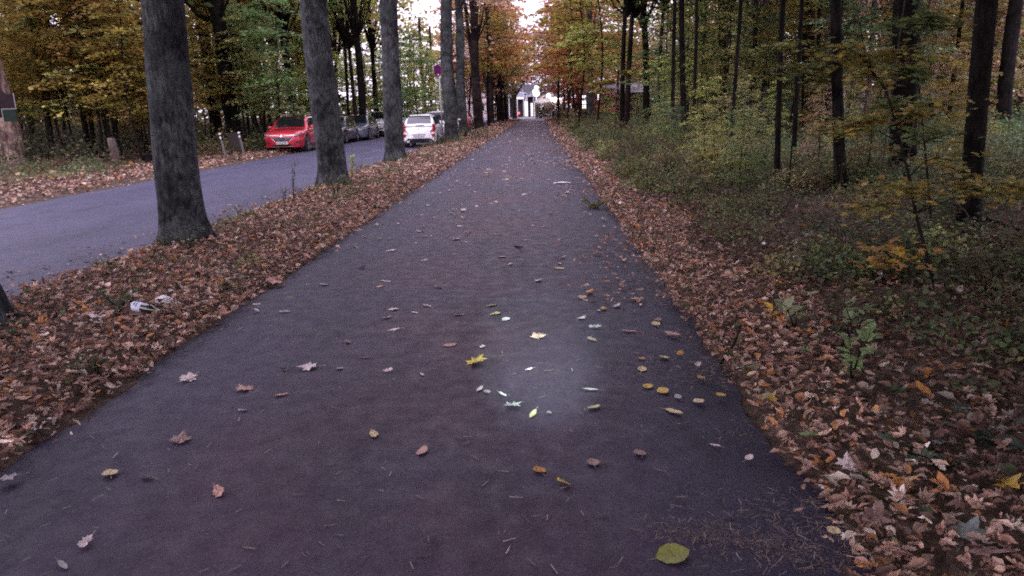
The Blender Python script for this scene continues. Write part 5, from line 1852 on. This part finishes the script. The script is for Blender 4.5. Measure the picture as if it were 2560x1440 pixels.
t = thing('notice_board', 'dark upper board with a pale right edge on the peeled trunk', 'board', (xx, yy, zz))
t.scale = (1.25, 1.25, 1.25)
g = MB(); g.box((0, 0, .02), (.40, .03, .40), bev=.006); g.build('panel', M['board_dark'], t)
g = MB(); g.box((.20, -.018, .02), (.018, .012, .42)); g.build('rim', M['board_rim'], t)

# bottle, wrapper and paper
x, y = G(372, 818)
t = thing('beer_bottle', 'dark glass bottle with a white and blue label lying in the leaf litter', 'bottle', (x, y, gz(x, y) + .10), math.radians(-18))
g = MB()
pr = [(-.135, .005), (-.135, .036), (-.12, .0395), (.03, .0395), (.06, .034), (.09, .020), (.14, .0145), (.145, .017), (.158, .017), (.158, .004)]
g.tube([(a, 0, 0) for a, _ in pr], [b for _, b in pr], 20)
b_o = g.build('glass_body', M['bottle'], t, smooth=True)
g = MB()
an3 = np.linspace(-.7, 3.6, 16)
g.add([(xq, -.0408 * math.cos(a), .0408 * math.sin(a)) for xq in (-.118, -.03) for a in an3], [(k, k + 1, 17 + k, 16 + k) for k in range(15)])
l_o = g.build('label', M['bottle_label'], t, smooth=True)
g = MB()
for (xa, xb2, a0, a1) in ((-.10, -.085, .5, 1.3), (-.075, -.06, .3, 1.6), (-.048, -.042, .0, 2.4), (-.108, -.09, 1.5, 2.2)):
    aa = np.linspace(a0, a1, 6)
    g.add([(xq, -.0414 * math.cos(a), .0414 * math.sin(a)) for xq in (xa, xb2) for a in aa], [(k, k + 1, 7 + k, 6 + k) for k in range(5)])
g.build('label_print', M['bottle_print'], l_o, smooth=True)
t.rotation_euler = (0, .10, math.radians(-18))

x, y = G(415, 788)
g = MB()
u = np.linspace(-.5, .5, 7)
X, Y = np.meshgrid(u, u)
Z = .30 * np.cos(X * 2.6) + .06 * np.sin(X * 9 + Y * 4) + .05 * np.cos(Y * 8)
v = np.stack([X * .14, Y * .09, Z * .12], -1).reshape(-1, 3)
i = np.arange(6)[:, None] * 7
j = np.arange(6)[None]
q = np.stack([i + j, i + j + 1, i + 8 + j, i + 7 + j], -1).reshape(-1, 4)
g.add(np.vstack([v, v - [0, 0, .003]]), [q, q[:, ::-1] + 49])
o = g.build('crumpled_wrapper', M['paper'], smooth=True, loc=(x, y, gz(x, y) + .055))
o.rotation_euler = (.5, .1, .5)
tag(o, 'white crumpled wrapper in the leaf litter just behind the bottle', 'wrapper')
x, y = G(1405, 461)
g = MB()
g.add(np.vstack([v * [2.6, 2.0, .6], v * [2.6, 2.0, .6] - [0, 0, .003]]), [q, q[:, ::-1] + 49])
o = g.build('paper_scrap', M['paper'], smooth=True, loc=(x, y, .03))
tag(o, 'large white paper scrap lying on the right side of the path far up', 'paper')
# white litter flecks on the wood floor
flecks = [(1908, 640), (1985, 674), (2013, 680), (1842, 688), (1963, 690), (2118, 698), (2131, 697), (2086, 722), (2197, 725), (1905, 640), (1988, 642)]
for px, py in flecks:
    x, y = G(px, py)
    g = MB()
    s0 = .024 * rng.uniform(.7, 1.3)
    g.add([(-s0, -s0 * .5, 0), (s0 * .9, -s0 * .6, .008), (s0 * 1.2, s0 * .4, .004), (0, s0, .012), (-s0, s0 * .5, .002)], [(0, 1, 2, 3, 4)])
    o = g.build('paper_fleck', M['paper'], loc=(x, y, gz(x, y) + .09))
    o.rotation_euler = (.5, 0, rng.uniform(0, 6))
    tag(o, 'tiny white fleck on the dark floor of the right wood', 'litter', 'white flecks on the wood floor')

# ------------------------------------------------------------------ far end: buildings, lamps, hedge
Yb = 150
xa, _, zt_ = AT(1240, 214, Yb)
xb, _, _ = AT(1345, 214, Yb)
t = thing('flat_roofed_shop', 'shop with a pale blue fascia and dark flat roof beyond the end of the path', 'building', ((xa + xb) / 2, Yb, 0))
wd = xb - xa
zf0, zf1 = AT(1300, 243, Yb)[2], AT(1300, 229, Yb)[2]
g = MB(); g.box((0, 4, zf0 / 2), (wd - 1.2, 6, zf0)); g.build('wall', M['wall_dark'], t)
g = MB(); g.box((0, 3, (zf0 + zf1) / 2), (wd, 9, zf1 - zf0)); g.build('fascia', M['fascia'], t)
g = MB(); g.box((0, 3, (zf1 + zt_) / 2 + .02), (wd - .4, 8.4, zt_ - zf1)); g.box((0, -1.55, zf1 + .06), (wd + .1, .2, .22)); g.build('roof', M['roof_dark'], t)
for k in range(4):
    xx, _, zz = AT(1294 + k * 4.4, 246, Yb - 1.2)
    g = MB(); g.ball((xx - (xa + xb) / 2, -1.2, zz + .05), .17); g.tube([(xx - (xa + xb) / 2, -1.2, zz + .15), (xx - (xa + xb) / 2, -1.2, zf0 + .05)], .03, 6); g.build('lamp', M['globe_pink'], t, smooth=True)
for k in range(5):
    g = MB(); g.box((-wd / 2 + .9 + k * (wd - 1.8) / 4, -1.2, zf0 / 2), (.16, .16, zf0)); g.build('column', M['white_metal'], t)

xc, _, ze = AT(1372, 247, 140)
t = thing('gabled_house', 'cream gabled house glowing at the end of the path', 'house', (xc, 140, 0))
w_ = 5.4
zt2 = AT(1372, 226, 140)[2]
g = MB()
g.prism([(-w_ / 2, 0), (w_ / 2, 0), (w_ / 2, ze - .3), (0, zt2), (-w_ / 2, ze - .3)], lambda u, v, k: (u, 8 * k, v))
g.build('wall', M['wall_cream'], t)
g = MB()
for sg in (-1, 1):
    g.prism([(0, zt2 + .02), (sg * (w_ / 2 + .4), ze - .52), (sg * (w_ / 2 + .4), ze - .37), (0, zt2 + .22)][::sg], lambda u, v, k: (u, -.35 + 8.7 * k, v))
g.build('roof', M['roof_dark'], t)
for sx, sz in ((-1.2, 1.5), (1.2, 1.5), (0, 3.6)):
    g = MB(); g.box((sx, -.02, sz), (.9, .08, 1.1), bev=.02); f_ = g.build('window', M['white_metal'], t)
    g = MB(); g.box((sx, -.065, sz), (.74, .02, .94)); g.build('pane', M['win_lit'], f_)  # glow added to these panes to brighten the house front


def street_lamp(px, ptop, Y, label, arm=-1, globe=False, sz=1.0):
    x, y, z = AT(px, ptop, Y)
    t = thing('street_lamp', label, 'street lamp', (x, y, 0), 0, 'street lamps at the end of the path')
    g = MB()
    if globe:
        g.tube([(0, 0, -.05), (0, 0, z)], [.09, .06], 10)
    else:
        q = np.linspace(0, PI / 2, 8)
        g.tube([(0, 0, -.05), (0, 0, z - 1.2)] + [(arm * 1.3 * (1 - math.cos(a)), 0, z - 1.2 + 1.2 * math.sin(a)) for a in q[1:]], [.09, .08] + [.06] * 7, 10)
    g.build('pole', M['white_metal'], t, smooth=True)
    g = MB()
    if globe:
        g.ball((0, 0, z + .35 * sz), (.55 * sz, .55 * sz, .55 * sz), 16, 10)
    else:
        g.box((arm * 1.6, 0, z - .02), (.75, .3, .16), bev=.04)
    g.build('lamp_head', M['globe'] if globe else M['white_metal'], t, smooth=globe)


street_lamp(1308, 216, 125, 'white street lamp with a curved arm before the shop fascia', -1)
street_lamp(1317, 230, 134, 'second white street lamp with a curved arm, right of the first', -1)
street_lamp(1340, 238, 124, 'bright glowing globe lamp left of the cream house', globe=True, sz=1.1)
street_lamp(1341, 222, 128, 'upper bright globe lamp above the glowing one', globe=True, sz=.6)
street_lamp(1386, 258, 126, 'glowing globe lamp right of the cream house behind the hedge', globe=True, sz=1.05)
street_lamp(1400, 258, 126, 'rightmost glowing globe lamp at the end of the path', globe=True, sz=.9)
x, y, z = AT(1297, 283, 122)
t = thing('traffic_light', 'red signal light low at the end of the path', 'signal', (x, y, 0))
g = MB(); g.tube([(0, 0, -.05), (0, 0, z + .5)], .06, 8); g.build('pole', M['galv'], t)
g = MB(); g.box((0, -.08, z), (.34, .12, .9), bev=.03); g.build('housing', M['black_plastic'], t)
g = MB(); g.ball((0, -.16, z + .02), (.2, .08, .2)); g.build('signal_lamp', M['red_light'], t)
for (px, Y, zt0, w0, lab) in ((1316, 121, 2.6, .5, 'white upright sign panel at the end of the path'), (1330, 123, 2.3, .35, 'narrow white bollard like panel right of the upright sign panel')):
    x, y, z = AT(px, 290, Y)
    t = thing('sign_panel', lab, 'sign', (x, y, 0))
    g = MB(); g.box((0, 0, zt0 * .5 + .15), (w0, .08, zt0 - .3), bev=.03); g.build('panel', M['glow_panel'], t)
    for sx in (-.4, .4):
        g = MB(); g.tube([(sx * w0, 0, -.05), (sx * w0, 0, zt0 + .1)], .04, 8); g.build('post', M['white_metal'], t)

# hedge at the end of the path
xa, y, _ = AT(1338, 296, 114)
xb = AT(1412, 296, 114)[0]
mb = MB()
n = 7000
P = np.column_stack([rng.uniform(xa, xb, n), rng.uniform(114, 116.4, n), rng.random(n) ** .8 * (2.1 + .25 * np.sin(rng.random(n) * 9))])
place(mb, T_QUAD, P, rng.uniform(0, 6.28, n), np.abs(rng.normal(.6, .5, n)), rng.uniform(0, 6.28, n), rng.uniform(.10, .22, n), pick([(.20, .15, .12), (.14, .11, .10), (.24, .22, .12)], [3, 2, 2], n))
for k in range(30):
    xx, yy = rng.uniform(xa, xb), rng.uniform(114.2, 116.2)
    mb.tube([(xx, yy, -.03), (xx + .1, yy, .9), (xx, yy + .1, 1.9)], [.03, .02, .01], 5, False, colr=(.08, .06, .05))
tag(mb.build('hedge', M['herb']), 'brown leafy hedge closing the end of the path', 'hedge')

# low building in the right wood
xa, Y2, zt_ = AT(1440, 206, 86)
xb = AT(1630, 206, 86)[0]
ze = AT(1500, 231, 86)[2]
wd = xb - xa
t = thing('low_pavilion', 'long low building with a grey lavender roof behind the right hand trees', 'building', ((xa + xb) / 2, 86, 0))
g = MB(); g.box((0, 3.2, ze / 2 - .1), (wd - .8, 5, ze)); g.build('wall', M['wall_dark'], t)
g = MB()
g.add([(-wd / 2, 0, ze - .1), (wd / 2, 0, ze - .1), (wd / 2 - .3, 2.2, zt_), (-wd / 2 + .3, 2.2, zt_), (-wd / 2, 6.4, ze - .1), (wd / 2, 6.4, ze - .1), (wd / 2 - .3, 4.2, zt_), (-wd / 2 + .3, 4.2, zt_)],
      [(0, 1, 2, 3), (5, 4, 7, 6), (3, 2, 6, 7), (4, 0, 3, 7), (1, 5, 6, 2), (0, 4, 5, 1)])
g.build('roof', M['roof_lav'], t)
for (pa, pb, ya, yb) in ((1446, 1466, 238, 272), (1493, 1498, 235, 250), (1500, 1503, 236, 249), (1512, 1515, 240, 247)):
    x0, _, z1 = AT(pa, ya, 86.6)
    x1, _, z0 = AT(pb, yb, 86.6)
    g = MB(); g.box(((x0 + x1) / 2 - (xa + xb) / 2, .66, (z0 + z1) / 2), (x1 - x0, .08, z1 - z0)); f_ = g.build('window', M['win_lit'], t)
    g = MB()
    for q in np.linspace(0, 1, 4 if pb - pa > 10 else 2):
        g.box((x0 + (x1 - x0) * q - (xa + xb) / 2, .59, (z0 + z1) / 2), (.09, .06, z1 - z0 + .1))
    for q in (0, .33, .66, 1):
        g.box(((x0 + x1) / 2 - (xa + xb) / 2, .575, z0 + (z1 - z0) * q), (x1 - x0 + .1, .05, .09))
    g.build('frame', M['wall_dark'], f_)
# lavender walled house deep in the right wood
xa, _, zt_ = AT(2010, 165, 96)
xb = AT(2180, 165, 96)[0]
t = thing('lavender_house', 'lavender walled house glimpsed between trunks of the right wood', 'house', ((xa + xb) / 2, 96, 0))
wd = xb - xa
g = MB(); g.box((0, 3, zt_ / 2), (wd, 6, zt_)); g.build('wall', M['wall_lav'], t)
g = MB(); g.box((0, 3, zt_ + .12), (wd + .8, 6.8, .24), bev=.04); g.build('roof', M['roof_dark'], t)
for k in range(3):
    g = MB(); g.box((-wd / 2 + 1.6 + k * (wd - 3.2) / 2, -.03, 2.2), (1.1, .1, 1.4), bev=.02); f_ = g.build('window', M['white_metal'], t)
    g = MB(); g.box((-wd / 2 + 1.6 + k * (wd - 3.2) / 2, -.09, 2.2), (.9, .03, 1.2)); g.build('pane', M['glass'], f_)
# pink house behind the avenue
xa, _, zt_ = AT(1128, 95, 140)
xb = AT(1215, 95, 140)[0]
t = thing('pink_house', 'pale pink tall house showing between the avenue trunks', 'house', ((xa + xb) / 2, 140, 0))
wd = xb - xa
g = MB(); g.box((0, 4, zt_ / 2), (wd, 8, zt_)); g.build('wall', M['wall_pink'], t)
g = MB(); g.box((0, 4, zt_ + .15), (wd + .6, 8.6, .3), bev=.05); g.build('roof', M['roof_lav'], t)
for k in range(6):
    xx, zz = -wd / 2 + 1.2 + (k % 2) * (wd - 2.4), 2.0 + (k // 2) * 3.4
    g = MB(); g.box((xx, -.03, zz), (1.1, .1, 1.5), bev=.02); f_ = g.build('window', M['white_metal'], t)
    g = MB(); g.box((xx, -.09, zz), (.9, .03, 1.3)); g.build('pane', M['glass'], f_)
